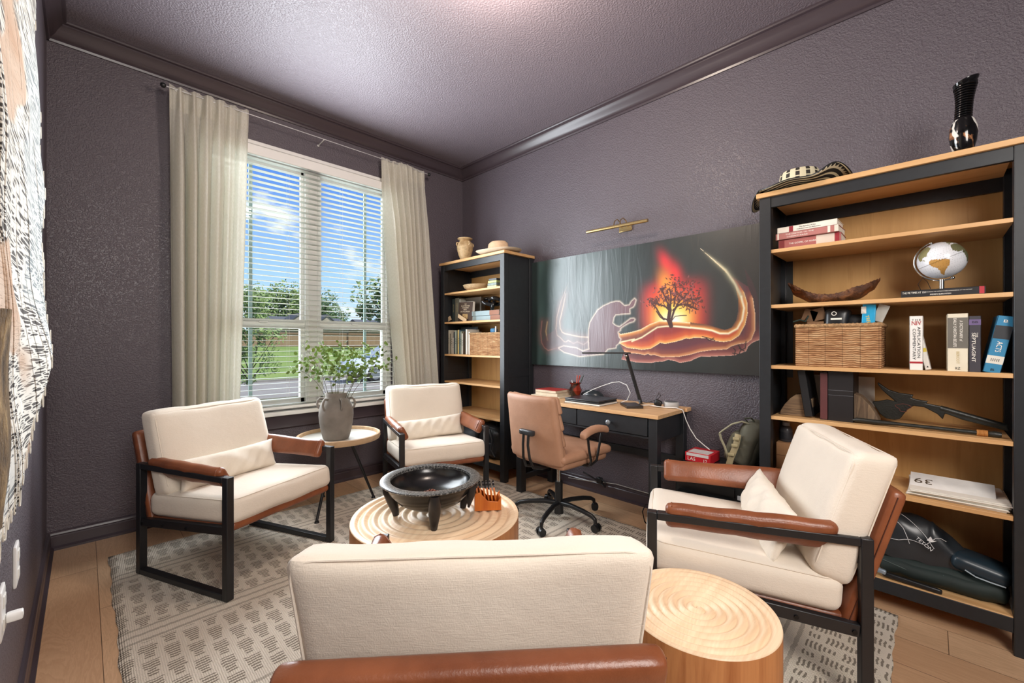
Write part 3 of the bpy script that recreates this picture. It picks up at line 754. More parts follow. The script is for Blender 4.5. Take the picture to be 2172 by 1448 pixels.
b = MB(); b.lathe([(.001, .088), (.05, .089), (.10, .097), (.15, .116), (.178, .140), (.189, .162), (.1915, .176)], (BX, BY, BZ), n=72, cap=False)
b.lathe([(.001, .040), (.05, .040), (.10, .050), (.155, .080), (.195, .125), (.215, .165)], (BX, BY, BZ), n=72, cap=False)
b.build('basin', bowl_in(), bowl, smooth=180)
b = MB(); b.lathe([(.190, .168), (.191, .1795), (.196, .1815), (.237, .1805), (.240, .177), (.237, .173), (.205, .164), (.19, .168)], (BX, BY, BZ), n=96, cap=False); pivot(b.build('carved_rim', M_RIM, bowl, smooth=35), (BX, BY, BZ))
legm = plain('#232122', .3, 0, .2, 20)
for a in (137, 240, 345, 55):
    a = R(a); ca, sa = math.cos(a), math.sin(a)
    b = MB(); P_ = lambda rr_, z: (BX + rr_ * ca, BY + rr_ * sa, BZ + z)
    b.tube([P_(.215, .168), P_(.205, .12), P_(.187, .07), P_(.171, .02), P_(.168, .0)], [.021, .028, .026, .018, .015], 14); b.build('leg', legm, bowl)
a = R(300); b = MB(); b.tube([(BX + r_ * math.cos(a), BY + r_ * math.sin(a), BZ + z) for r_, z in ((.214, .168), (.206, .12), (.198, .08), (.194, .055))], [.022, .021, .012, .005], 12); b.build('hanging_lug', legm, bowl)
b = MB(); rr = random.Random(2)
for k in range(46):
    a = rr.uniform(0, 6.28); q = .035 * rr.random() ** .5
    b.sph((BX + .015 + q * math.cos(a), BY + .02 + q * math.sin(a), BZ + .094 + rr.uniform(0, .022) * (1 - q / .045)), (rr.uniform(.004, .007), rr.uniform(.004, .007), rr.uniform(.003, .006)), u=8, v=6)
tag(b.build('dried_seed_heap', plain('#7a3d22', .4, 0, .3, 60)), 'small heap of brown dried seeds in the black bowl', 'seeds', kind='stuff')

# coasters in an orange wooden holder
hx, hy = 1.440, 1.600; HM = Matrix.Translation((hx, hy, .36)) @ Matrix.Rotation(R(-38), 4, 'Z') @ Matrix.Diagonal((1.38, 1.38, 1.38, 1))
M_OR = wood('orange_wood', '#b0571c', '#d3792f', 2, 2, .35, 3)
ho = thing('coaster_holder', 'small orange wooden coaster holder on the coffee table beside the bowl', 'coaster holder', (hx, hy, .36))
b = MB(); b.M = HM
b.prism([(-.048, 0, 0), (-.048, 0, .062), (-.03, 0, .066), (.0, 0, .034), (.035, 0, .030), (.048, 0, .05), (.048, 0, 0)], (0, .006, 0), off=(0, -.034, 0))
b.prism([(-.048, 0, 0), (-.048, 0, .062), (-.03, 0, .066), (.0, 0, .034), (.035, 0, .030), (.048, 0, .05), (.048, 0, 0)], (0, .006, 0), off=(0, .028, 0))
b.box(-.048, .048, -.03, .03, 0, .008); b.box(-.048, -.042, -.03, .03, .008, .055); b.box(.042, .048, -.03, .03, .008, .04)
b.build('holder_body', M_OR, ho, bevel=.0015)
for k in range(6):
    Mk = HM @ Matrix.Translation((-.034 + k * .0125, 0, .012)) @ Matrix.Rotation(R(-8), 4, 'Y')
    c = thing('coaster', 'orange wood coaster with a black tip in the orange holder, ' + ('nearest the bowl', 'second from the bowl', 'third from the bowl', 'third from the outer end', 'second from the outer end', 'at the outer end')[k], 'coaster', Mk.translation[:], group='coasters standing in the orange holder')
    b = MB(); b.prism([(0, .026 * math.cos(a), .042 + .042 * math.sin(a)) for a in [2 * math.pi * i / 16 for i in range(16)]], (.006, 0, 0), M=Mk); b.build('disc', M_OR, c, bevel=.001)
    b = MB(); b.prism([(-.0006, .0225 * math.cos(a), .0555 + .030 * math.sin(a)) for a in [math.pi * (.12 + .76 * i / 10) for i in range(11)]], (.0072, 0, 0), M=Mk); b.build('black_tip', plain('#1a1210', .2), c)

# ---------------------------------------------------------------- tray table, vase, branches
TX, TY, TZ = 1.315, 3.075, .505
tt = thing('tray_table', 'round tray-top table with thin black splayed legs between the two armchairs', 'table', (TX, TY, 0))
b = MB(); b.lathe([(.0, TZ), (.265, TZ), (.268, TZ + .022), (.275, TZ + .026), (.284, TZ + .022), (.286, TZ), (.280, TZ - .016), (.0, TZ - .016)], (TX, TY, 0), n=72, cap=False)
b.build('tray_rim', wood('tray_wood', '#a98a68', '#c4a582', 0, 1.2, .5, 3), tt, smooth=35)
b = MB(); b.lathe([(.0, TZ + .001), (.263, TZ + .001), (.263, TZ - .004)], (TX, TY, 0), n=64, cap=False); b.build('tray_surface', plain('#b7b4ac', .35, 0, .1, 5), tt)
b = MB(); b.lathe([(.0, TZ - .018), (.11, TZ - .018), (.11, TZ - .028), (0, TZ - .028)], (TX, TY, 0), n=32, cap=False); b.build('mounting_plate', M_BLACK, tt)
for fx, fy, fz in ((1.074, 2.863, GZC), (1.551, 3.02, GZC), (1.30, 3.34, 0)):
    d = Vector((fx - TX, fy - TY, 0)); top = Vector((TX, TY, TZ - .022)) + d * .28
    b = MB(); b.cyl((fx, fy, fz + .012), top, .0085, .012, n=12); lg = b.build('leg', M_BLACK, tt)
    b = MB(); b.cyl((fx, fy, fz), (fx, fy, fz + .012), .016, .012, n=14); b.build('foot', M_BLACK, lg)
VX, VY, VZ = 1.268, 3.02, TZ + .002
va = thing('clay_vase', 'matte grey clay vase with small loop handles on the tray-top table', 'vase', (VX, VY, VZ))
t = NT('grey_clay'); n = t.noise(t.map(), 10, 5); t.base(t.ramp(n, [(.3, srgb('#6c665f')), (.7, srgb('#857e76'))])); t.set(Roughness=.85); t.bump(t.noise(t.map(), 60, 4), .15, .003); M_CLAY = t.m
prof = [(.0, .0), (.082, .0), (.090, .01), (.103, .06), (.113, .12), (.118, .175), (.116, .215), (.105, .255), (.088, .285), (.076, .300), (.073, .312), (.075, .330), (.073, .334), (.066, .330), (.064, .30), (.09, .25), (.10, .18), (.09, .05), (.0, .02)]
b = MB(); b.lathe([(r_ * .98, z * .985) for r_, z in prof], (VX, VY, VZ), n=56, cap=False); b.build('vessel', M_CLAY, va, smooth=60)
for a in (205, 265, 325, 25, 85, 145):
    a = R(a); ca, sa = math.cos(a), math.sin(a)
    b = MB(); b.tube([(VX + rr_ * ca, VY + rr_ * sa, VZ + z) for rr_, z in ((.080, .288), (.106, .292), (.122, .275), (.128, .25), (.120, .225), (.106, .215))], .008, 8); b.build('handle', M_CLAY, va)
M_EUC = leaf_mat('round_leaf_green', '#3d5a22', '#7c9444'); M_STEM = plain('#4d4a2e', .7)
rr = random.Random(12)
brs = [(-.30, -.16, .33), (-.25, .02, .26), (-.16, -.12, .34), (-.07, .08, .31), (-.02, -.1, .35), (.06, .0, .30), (.12, -.1, .34), (.2, .02, .30), (.25, -.14, .28), (.31, -.05, .33), (.34, -.12, .22), (-.34, -.10, .18), (-.12, -.2, .22), (.14, -.22, .2)]
# spread directions: first value along the window, second into the room
brs.sort()
ORD = ['leftmost', 'second from the left', 'third from the left', 'fourth from the left', 'fifth from the left', 'sixth from the left', 'seventh from the left', 'seventh from the right', 'sixth from the right', 'fifth from the right', 'fourth from the right', 'third from the right', 'second from the right', 'rightmost']
for k, (dx, dy, dz) in enumerate(brs):
    root = thing('leafy_branch', 'thin green-leaved branch in the grey vase, ' + ORD[k] + ' of the bunch', 'branch', (VX, VY, VZ + .05), group='leafy branches in the grey vase')
    # rotate so the bunch spreads across the view from the room as well as from the side
    ex = Vector((dx * .86 - dy * .2, dy * .9 - dx * .50, 0))
    p0 = Vector((VX + ex.x * .08, VY + ex.y * .08, VZ + .05)); p1 = Vector((VX + ex.x * .16, VY + ex.y * .16, VZ + .335)); p3 = Vector((VX, VY, VZ + .335 + dz)) + ex; p2 = p1.lerp(p3, .5) + Vector((ex.x * -.10, ex.y * -.10, .045))
    pts = []
    for i in range(15):
        tq = i / 14
        pts.append(((1 - tq) ** 3) * p0 + 3 * tq * (1 - tq) ** 2 * p1 + 3 * tq * tq * (1 - tq) * p2 + tq ** 3 * p3)
    b = MB(); b.tube(pts, [.0022 - .0012 * i / 14 for i in range(15)], 5); b.build('stem', M_STEM, root)
    b = MB()
    def leafm(p, d, s):
        d = d.normalized(); side = d.cross(Vector((rr.gauss(0, 1), rr.gauss(0, 1), rr.gauss(0, 1)))).normalized(); nrm = d.cross(side)
        c = b.b.verts.new(p + d * s * .55 - nrm * s * .08); ring = []
        for j in range(10):
            an = 2 * math.pi * j / 10; ring.append(b.b.verts.new(p + d * (s * .55 - s * .55 * math.cos(an)) + side * s * .40 * math.sin(an) + nrm * s * .06 * math.cos(2 * an)))
        for j in range(10): b.b.faces.new((c, ring[j], ring[(j + 1) % 10]))
    for i in range(7, 15):
        dirr = (pts[i] - pts[i - 1]).normalized()
        for q in range(3 if i > 8 else 1):
            o_ = dirr.orthogonal().normalized(); o_.rotate(Matrix.Rotation(rr.uniform(0, 6.28), 3, dirr))
            sp = pts[i] + o_ * rr.uniform(.0, .03)
            leafm(sp, (o_ + dirr * rr.uniform(.1, .9) + Vector((0, 0, .15))), rr.uniform(.020, .033))
    # side twig
    for i in (8, 11):
        dirr = (pts[i] - pts[i - 1]).normalized(); o_ = dirr.orthogonal().normalized(); o_.rotate(Matrix.Rotation(rr.uniform(0, 6.28), 3, dirr)); q = pts[i]
        for j in range(4):
            q = q + (o_ * .75 + dirr * .5 + Vector((0, 0, .12))).normalized() * .021
            o2 = o_.orthogonal().normalized(); o2.rotate(Matrix.Rotation(rr.uniform(0, 6.28), 3, o_)); leafm(q, o_ + o2, rr.uniform(.02, .03)); leafm(q, o_ - o2, rr.uniform(.02, .03))
    b.build('foliage', M_EUC, root, smooth=180, fix=False)

# ---------------------------------------------------------------- office chair
oc = thing('office_chair', 'tan suede swivel office chair with black five-star base at the desk', 'office chair', (2.25, 1.80, 0))
CX, CY = 2.255, 1.785; PH = R(-4)
CM = Matrix.Translation((CX, CY, 0)) @ Matrix.Rotation(PH - R(90), 4, 'Z')   # local +y = facing the desk, local +x = sitter's right
b = MB(); b.cyl((CX, CY, .045), (CX, CY, .13), .032, .028, n=20); b.cyl((CX, CY, .13), (CX, CY, .26), .026, n=20); b.build('gas_column', M_DARKP, oc)
b = MB(); b.cyl((CX, CY, .26), (CX, CY, .39), .016, n=16); b.build('piston', M_CHROME, oc)
for k in range(5):
    a = R(53 + 72 * k); ca, sa = math.cos(a), math.sin(a); q = lambda r_, z: (CX + r_ * ca, CY + r_ * sa, z)
    b = MB(); b.tube([q(.02, .115), q(.10, .12), q(.20, .112), q(.265, .10), q(.29, .085), q(.295, .06)], [.017, .016, .015, .014, .013, .010], 10); arm = b.build('base_arm', M_DARKP, oc)
    b = MB(); tx, ty = -sa, ca
    for s in (-1, 1):
        c = Vector(q(.30, .036)) ; w = Vector((tx, ty, 0)) if k % 2 else Vector((ca * .6 + tx * .8, sa * .6 + ty * .8, 0)); b.cyl(c + w * s * .006, c + w * s * .026, .0255, .023, n=20)
    b.sph(q(.298, .05), (.018, .018, .014)); b.build('caster', M_DARKP, arm, smooth=50)
b = MB(); b.M = CM; b.rbox(.20, .22, .03, .012, Matrix.Translation((0, 0, .395)), cuts=4); b.build('seat_plate', M_DARKP, oc)
b = MB(); b.M = CM
b.rbox(.44, .45, .06, .028, Matrix.Translation((0, .02, .437)), cuts=14, puff=(.006, .006, .008)); b.rbox(.49, .49, .055, .026, Matrix.Translation((0, .02, .480)), cuts=14, puff=(.006, .006, .016)); b.build('seat', M_TAN, oc, smooth=60)
lean2 = R(-9)
MBk = Matrix.Translation((0, -.225, .655)) @ Matrix.Rotation(-lean2, 4, 'X')
def bwarp(co, c): return (co[0] * (1 - .05 * c[2]), co[1] - .03 * (1 - c[0] ** 2) * 1 + .018, co[2])
b = MB(); b.M = CM; b.rbox(.445, .045, .43, .021, MBk @ Matrix.Translation((0, -.026, 0)), cuts=14, puff=(0, .006, .004), warp=bwarp); bk = b.build('backrest_shell', M_TAN, oc, smooth=60)
b = MB(); b.M = CM
for i in range(4): b.rbox(.425, .036, .108, .017, MBk @ Matrix.Translation((0, .008, -.155 + i * .103)), cuts=10, puff=(0, .01, .0), warp=bwarp)
b.build('backrest_cushion', M_TAN, oc, smooth=60)
b = MB(); b.M = CM; b.rbox(.12, .035, .035, .010, Matrix.Translation((.02, -.315, .635)), cuts=4); b.build('back_bracket', plain('#2b2d30', .25), oc)
b = MB(); b.M = CM
for x in (-.022, .022): x += .02; b.tube([(x, -.322, .635), (x, -.328, .56), (x * 1.3, -.325, .48), (x * 1.5, -.30, .42), (x * 1.5, -.22, .40), (x, -.08, .395)], .0085, 8)
b.build('back_support', M_DARKP, oc)
for s in (-1, 1):
    b = MB(); b.M = CM
    def aw(co, c): return (co[0], co[1], co[2] + .02 * (1 - c[1] ** 2) - .012 * max(0, -c[1]))
    b.rbox(.055, .25, .045, .02, Matrix.Translation((s * .285, .02, .632)), cuts=10, warp=aw); ap = b.build('armrest', M_TAN, oc, smooth=60)
    b = MB(); b.M = CM
    b.tube([(s * .285, -.05, .615), (s * .285, -.035, .52), (s * .280, -.01, .45), (s * .25, .0, .415), (s * .10, .0, .405)], .008, 8)
    b.tube([(s * .285, .09, .615), (s * .285, .06, .52), (s * .280, .045, .45), (s * .25, .03, .415), (s * .10, .02, .405)], .008, 8); b.build('arm_bracket', M_DARKP, ap)

# ---------------------------------------------------------------- bookcases
SHELF = [1.675, 1.39, 1.077, .816, .53]
def bookcase(label, y0, y1):
    """stands against the right wall; faces the room"""
    X0, X1 = 2.495, 2.865
    yc = (y0 + y1) / 2
    root = thing('bookcase', label, 'bookcase', ((X0 + X1) / 2, yc, 0), group='matching black bookcases with pine shelves')
    ps = .052
    for ya, yb in ((y0, y0 + ps), (y1 - ps, y1)):
        for xa, xb in ((X0, X0 + ps), (X1 - ps, X1)):
            b = MB(); b.box(xa, xb, ya, yb, 0, 1.948); b.build('post', M_BBK, root, bevel=.002)
    for ya in (y0 + .012, y1 - .030):
        b = MB(); b.box(X0 + ps, X1 - ps, ya, ya + .018, .10, 1.948); b.box(X0 + ps, X1 - ps, ya - .003, ya + .021, .89, .96); b.build('side_panel', M_BBK, root, bevel=.001)
    b = MB(); b.box(X1 - .016, X1 - .008, y0 + ps, y1 - ps, .12, 1.86); b.build('back_panel', M_PINE_BK, root)
    b = MB(); b.box(X0 + .004, X0 + .024, y0 + ps, y1 - ps, 1.893, 1.948); b.build('top_rail', M_BBK, root, bevel=.0015)
    b = MB(); b.box(X1 - .034, X1 - .017, y0 + ps, y1 - ps, 1.86, 1.93); b.build('rear_rail', M_BBK, root)
    b = MB(); b.box(X0 + .004, X0 + .022, y0 + ps, y1 - ps, .085, .142); b.build('bottom_rail', M_BBK, root, bevel=.0015)
    b = MB(); b.box(X0 + .03, X1 - .018, y0 + ps, y1 - ps, 1.921, 1.935); b.build('top_lining', M_PINE_X, root)
    b = MB(); b.box(X0 - .012, X1 + .004, y0 - .013, y1 + .013, 1.948, 1.972); b.build('top_board', M_PINE_X, root, bevel=.002)
    for z in SHELF:
        b = MB(); b.box(X0 + .006, X1 - .018, y0 + ps - .004 + .004, y1 - ps, z - .018, z); b.build('shelf', M_PINE_X, root, bevel=.0015)
        for ya in (y0 + ps + .004, y1 - ps - .004):
            pass
    b = MB(); b.box(X0 + .006, X1 - .018, y0 + ps, y1 - ps, .128, .146); b.build('bottom_shelf', M_PINE_X, root, bevel=.0015)
    return root
bookcase('black bookcase with pine shelves holding a globe and books, ribbed vase on top', -.278, .640)
bookcase('tall black bookcase in the corner by the window, with hat and clay vase on top', 2.560, 3.462)

# ---------------------------------------------------------------- books
MT = {}
M_INKW = plain('#f0ece2', .6, 0, 0, 4); M_INKK = plain('#1f1f20', .6, 0, 0, 4); M_GOLD = plain('#c8b27a', .5, 0, 0, 4); M_RED = plain('#a9202c', .5, 0, .05, 10)
def book(label, y, x, z, w, h, d, hexc, lean=0, group=None, name='book', flat=False, yaw=0, bands=(), titles=(), rough=.5, rootloc=None, pages=M_PAPER):
    """upright book: spine faces the room (-x). y = its left edge seen from the room (larger y), w = thickness, h = height, d = depth.
       flat: lies down, spine to the room, w = length along y, h = thickness"""
    root = thing(name, label, 'book', (x, y - w / 2, z), group=group)
    # local frame: u to viewer's right, v up, n toward the room
    Mx = wallM(x, y, z) @ Matrix.Rotation(R(yaw), 4, 'Y')
    if lean: Mx = Mx @ Matrix.Rotation(R(lean), 4, 'Z')
    cm = plain(hexc, rough, 0, .06, 12)
    tk = .0025
    b = MB(); b.M = Mx
    if flat:
        b.box(0, w, 0, tk, -d, 0); b.box(0, w, h - tk, h, -d, 0); b.box(0, w, 0, h, -tk, 0)
    else:
        b.box(0, tk, 0, h, -d, 0); b.box(w - tk, w, 0, h, -d, 0); b.box(0, w, 0, h, -tk * 1.3, 0)
    b.build('cover', cm, root, bevel=.0008)
    b = MB(); b.M = Mx
    if flat: b.box(.003, w - .003, tk, h - tk, -d + .003, -tk)
    else: b.box(tk, w - tk, .003, h - .003, -d + .003, -tk)
    b.build('page_block', pages, root)
    for i, (v0, v1, hc) in enumerate(bands):
        b = MB(); b.M = Mx
        if flat: b.box(w * v0, w * v1, .001, h - .001, -.001, .0006)
        else: b.box(.0008, w - .0008, h * v0, h * v1, -.001, .0006)
        b.build('spine_band', plain(hc, rough, 0, .05, 12), root)
    for body, u, v, size, mode, m, wd in titles:
        # u, v as fractions of the spine; mode H horizontal, D rotated reading downwards
        Mt = Mx @ Matrix.Translation((w * u, h * v, .0009))
        if mode == 'D': Mt = Mt @ Matrix.Rotation(R(-90), 4, 'Z')
        text('title_lettering', body, size, Mt, m, root, width=wd, ext=.0002)
    return root
GB = 'hardback books standing on the middle shelf'
XB = 2.53
S3 = 1.077
book('white study bible with red NIV lettering and red band on its spine', .066, XB, S3, .043, .233, .17, '#e9e7e2', bands=((.12, .155, '#a51f2c'),), group=GB,
     titles=(('T H E', .5, .925, .011, 'H', M_INKK, .028), ('NIV', .5, .865, .026, 'H', M_RED, .030), ('APPLICATION', .68, .51, .0135, 'D', M_INKK, .135), ('COMMENTARY', .34, .48, .0135, 'D', M_INKK, .135)))
book('thin white paperback leaning right with a yellow tab', .017, XB + .01, S3 + .001, .020, .212, .14, '#e6e4de', lean=10, group=GB, bands=((.36, .44, '#d8c14a'),), titles=(('LETTERS', .5, .68, .007, 'D', M_INKK, .04), ('▲', .5, .06, .01, 'H', M_INKK, .007)))
book('thick cream dictionary with a grey spine panel', -.049, XB, S3, .060, .238, .18, '#e0d8c2', group=GB, bands=((.40, .93, '#6b675f'),),
     titles=(('A DICTIONARY of', .66, .70, .013, 'D', M_INKW, .085), ('EARLY CHRISTIAN BELIEFS', .36, .67, .013, 'D', M_INKW, .118), ('BERCOT', .5, .24, .012, 'D', M_GOLD, .05), ('RZ', .5, .05, .014, 'H', M_INKK, .014)))
book('dark charcoal hardback with SEPTUAGINT on the spine and a purple top band', -.110, XB, S3, .034, .226, .17, '#3b3840', group=GB, bands=((.84, .94, '#6b5a86'),),
     titles=(('SEPTUAGINT', .38, .44, .015, 'D', M_INKW, .118), ('THE', .66, .66, .008, 'D', M_INKW, .02), ('BB', .5, .89, .012, 'H', M_INKK, .016)))
book('leaning blue commentary with ACTS lettering and a price sticker', -.148, XB, S3 + .004, .047, .226, .17, '#2f7fa8', lean=-10.5, group=GB, bands=((.60, .83, '#2f3236'), (.16, .30, '#d9d4c8')),
     titles=(('ACTS', .5, .46, .022, 'D', M_INKW, .042), ('B', .5, .91, .016, 'H', M_INKW, .012), ('|||||', .5, .23, .012, 'H', M_INKK, .022), ('B', .5, .05, .014, 'H', M_INKK, .01)))
# stack of pale red paperbacks, top shelf
GS = 'flat paperbacks stacked on the top shelf'
book('white paperback with a dark red square, topmost of the flat stack', .566, XB, 1.675 + .082, .25, .030, .16, '#e4ded2', flat=True, group=GS, bands=((.21, .28, '#8f2230'),), titles=(('The Epistles of the', .52, .66, .008, 'H', M_INKK, .07), ('Catholicos and the Reformers', .54, .32, .007, 'H', M_INKK, .10)), yaw=-2)
book('pale red paperback in the middle of the flat stack', .572, XB - .005, 1.675 + .048, .262, .033, .16, '#b0716b', flat=True, group=GS, bands=((.03, .055, '#e3dcd0'), (.84, .88, '#e3dcd0'), (.94, 1.0, '#ddd5c6')), titles=(('THE EPISTLES TO THE', .40, .68, .009, 'H', M_INKW, .12), ('CORINTHIANS', .36, .30, .009, 'H', M_INKW, .09)), yaw=-3)
book('red and white paperback lettered THE GOSPEL OF, lowest of the flat stack', .560, XB, 1.675, .258, .047, .165, '#a8615c', flat=True, group=GS, bands=((.01, .10, '#7c2a2c'), (.62, .90, '#d9c9ba'), (.91, .97, '#98232f')), titles=(('THE GOSPEL OF MARK', .40, .5, .012, 'H', M_INKW, .115),), yaw=0)
book('flat black photo book lettered THE PIE TIMES AT 150 under the globe', .092, 2.512, 1.39, .247, .030, .22, '#1c1a1c', flat=True, bands=((.93, .985, '#b3303c'),), name='photo_book',
     titles=(('THE PIE TIMES AT 150', .165, .62, .0115, 'H', M_INKW, .072), ('EXPLORING THE UNPREDICTABLE & WANDERING OF THE DISTANT', .58, .64, .005, 'H', M_INKW, .135), ('ANDREW BURROWMAN', .49, .26, .0085, 'H', M_INKW, .062)), yaw=-3)
# dark books between wooden bookends
GD = 'black ledgers between the wooden bookends'
S4 = .816
book('tilted black binder, leftmost of the dark books between bookends', .452, 2.56, S4 + .005, .034, .232, .20, '#15161a', lean=8, group=GD)
book('worn red-brown and black hardback between bookends', .388, 2.555, S4, .030, .232, .18, '#2b1a1c', group=GD, bands=((.02, .98, '#5a2f30'),), titles=())
book('thick black book with pink scuffs on the spine between bookends', .357, 2.555, S4, .098, .238, .20, '#161214', group=GD, bands=((.52, .525, '#6a6a70'), (.62, .625, '#6a6a70')))
for k, (y_, z_, s_) in enumerate(((.335, .90, .009), (.345, .87, .006), (.328, .868, .007), (.335, .845, .008))):
    pass
M_BEND = wood('weathered_bookend_wood', '#5c4a3a', '#8a7359', 2, 2.2, .75, 4)
def bookend(label, pts, rot):
    e = thing('bookend', label, 'bookend', (2.63, sum(p[0] for p in pts) / len(pts), S4), group='wooden bookends')
    b = MB(); b.prism([(2.585, y, z) for y, z in pts], (.09, 0, 0)); b.build('block', M_BEND if not rot else wood('slanted_bookend_wood', '#5c4a3a', '#94795a', 1, 2.2, .75, 4), e, bevel=.002)
bookend('curved grey wooden bookend at the outer side of the dark books', [(.566, S4), (.563, .838), (.545, .872), (.52, .905), (.497, .925), (.470, .930), (.452, .928), (.424, S4 + .09), (.424, S4)], True)
bookend('curved grey wooden bookend beside the carved war club', [(.300, S4), (.300, .955), (.270, .955), (.235, .94), (.205, .905), (.182, .865), (.170, .835), (.168, S4)], False)
b = MB(); b.box(2.80, 2.806, .20, .50, S4, 1.02, Matrix.Identity(4)); tag(b.build('loose_paper', M_PAPER, bevel=.002), 'white paper sheet standing behind the dark books', 'paper')

# ---------------------------------------------------------------- woven baskets
def basket_mat():
    t = NT('woven_seagrass'); s = t.sep(t.tc())
    n = t.noise(t.map((14, 14, 90)), 1.0, 4, .6, .8)
    rows = t.math('FRACT', t.math('MULTIPLY', t.math('ADD', s[2], t.math('MULTIPLY', t.noise(t.map((30, 30, 6)), 1, 2), .012)), 1 / .0105))
    c = t.ramp(n, [(.30, srgb('#8a5a37')), (.5, srgb('#bd8d60')), (.72, srgb('#dab68a'))])
    c = t.mix(t.math('MULTIPLY', t.ramp(rows, [(0, W1), (.25, K0), (.8, K0), (1, W1)]), .55), c, srgb('#6b4428'))
    cl = t.math('LESS_THAN', t.math('FRACT', t.math('ADD', t.math('MULTIPLY', s[1], 1 / .066), .5)), .035)
    c = t.mix(t.math('MULTIPLY', cl, .6), c, srgb('#4a2f1c'))
    t.base(c); t.set(Roughness=.75); t.bump(t.math('ADD', t.ramp(rows, [(0, K0), (.5, W1), (1, K0)]), n), .9, .006); return t.m
M_BASK = basket_mat()
def basket(label, y0, y1, x0, x1, z, h):
    root = thing('woven_basket', label, 'basket', ((x0 + x1) / 2, (y0 + y1) / 2, z), group='rectangular woven baskets')
    yc, xc = (y0 + y1) / 2, (x0 + x1) / 2
    b = MB(); t = .012
    def wp(co, c): return (co[0] + .004 * math.sin(c[2] * 26) * 0, co[1], co[2])
    b.rbox(t, y1 - y0, h, .005, Matrix.Translation((x0 + t / 2, yc, z + h / 2)), cuts=8); b.rbox(t, y1 - y0, h, .005, Matrix.Translation((x1 - t / 2, yc, z + h / 2)), cuts=8)
    b.rbox(x1 - x0, t, h, .005, Matrix.Translation((xc, y0 + t / 2, z + h / 2)), cuts=8); b.rbox(x1 - x0, t, h, .005, Matrix.Translation((xc, y1 - t / 2, z + h / 2)), cuts=8)
    b.box(x0 + .005, x1 - .005, y0 + .005, y1 - .005, z + .001, z + .008)
    b.build('basket_body', M_BASK, root, smooth=50)
    b = MB()
    per = [(x0, y0), (x0, y1), (x1, y1), (x1, y0)]
    pts = []
    for i in range(4):
        p, q = per[i], per[(i + 1) % 4]; L_ = math.dist(p, q); n = max(2, int(L_ / .0075))
        for k in range(n): pts.append((lerp(p[0], q[0], k / n), lerp(p[1], q[1], k / n)))
    cxy = [(xc + (x - xc) * .97, yc + (y - yc) * .985) for x, y in pts]
    b.tube([(x, y, z + h) for x, y in cxy], [.0085 + .0022 * (k % 2) for k in range(len(cxy))], 8, closed=True)
    b.build('braided_rim', plain('#a98660', .8, 0, .45, 90, .3, .4), root, smooth=60)
    return root
basket('woven basket full of black gear and a blue packet on the middle shelf', .158, .487, 2.53, 2.80, S3, .200)
basket('woven basket on the corner bookcase beside thin books', 2.64, 3.060, 2.53, 2.78, S3, .195)
# things in the right basket
g = 'odds and ends in the woven basket'
o = thing('camera_pouch', 'black zip pouch with a white ring and stripe poking out of the basket', 'pouch', (2.60, .33, 1.2))
b = MB(); b.rbox(.09, .10, .14, .022, Matrix.Translation((2.60, .325, 1.29)) @ Matrix.Rotation(.06, 4, 'X'), cuts=8, puff=(.008, 0, 0)); b.build('pouch_body', M_DARKP, o, smooth=70)
b = MB(); b.tube([(2.548, .332 + .009 * math.cos(a), 1.335 + .009 * math.sin(a)) for a in [i * .5236 for i in range(12)]], .0018, 6, closed=True); b.build('ring_logo', M_INKW, o)
b = MB(); b.box(2.5475, 2.549, .302, .345, 1.305, 1.313); b.build('stripe', M_INKW, o)
tagb = MB(); tagb.rbox(.10, .12, .10, .03, Matrix.Translation((2.63, .245, 1.28)), cuts=8); tag(tagb.build('black_bag', plain('#1a1c20', .5), smooth=70), 'soft black bag bulging from the basket behind the blue packet', 'bag')
o = thing('snack_packet', 'blue and yellow packet standing in the woven basket', 'packet', (2.555, .205, 1.2))
b = MB(); b.box(-.006, .006, -.024, .024, 0, .14, Matrix.Translation((2.552, .208, 1.232)) @ Matrix.Rotation(R(3), 4, 'X')); b.build('packet_body', plain('#2aa0cf', .35, 0, .1, 30), o, bevel=.003)
b = MB(); b.box(2.5448, 2.5458, .212, .230, 1.330, 1.362); b.build('picture_patch', plain('#d9d2c8', .4, 0, .3, 60), o)
text('packet_lettering', 'TREK', .018, wallM(2.5455, .206, 1.30) @ Matrix.Rotation(R(-80), 4, 'Z'), plain('#f0c52e', .5), o)
b = MB(); b.box(-.003, .003, -.02, .02, -.03, .05, Matrix.Translation((2.56, .165, 1.32)) @ Matrix.Rotation(R(20), 4, 'X')); tag(b.build('clear_tag', plain('#b8b6ae', .3), bevel=.002), 'small pale plastic tag at the end of the basket', 'tag')
for y_, z_, r_ in ((.435, 1.33, 20), (.40, 1.335, -15)):
    b = MB(); b.box(-.02, .02, -.03, .03, -.03, .03, Matrix.Translation((2.60, y_, z_)) @ Matrix.Rotation(R(r_), 4, 'X')); tag(b.build('cardboard_box', plain('#7a5c42', .8), bevel=.002), 'small brown cardboard box in the basket, ' + ('nearest the left rim' if y_ > .42 else 'beside the black pouch'), 'box')
b = MB(); b.box(2.57, 2.63, .375, .445, 1.20, 1.30); tag(b.build('cardboard_sleeve', plain('#8d6848', .8), bevel=.002), 'brown cardboard piece standing below the small boxes in the basket', 'cardboard')
b = MB(); b.tube([(2.55, .50, 1.30), (2.55, .47, 1.31), (2.56, .45, 1.30), (2.58, .44, 1.33)], .004, 6); tag(b.build('dark_strap', plain('#2b3a33', .8)), 'dark green strap hanging over the rim of the basket', 'strap')
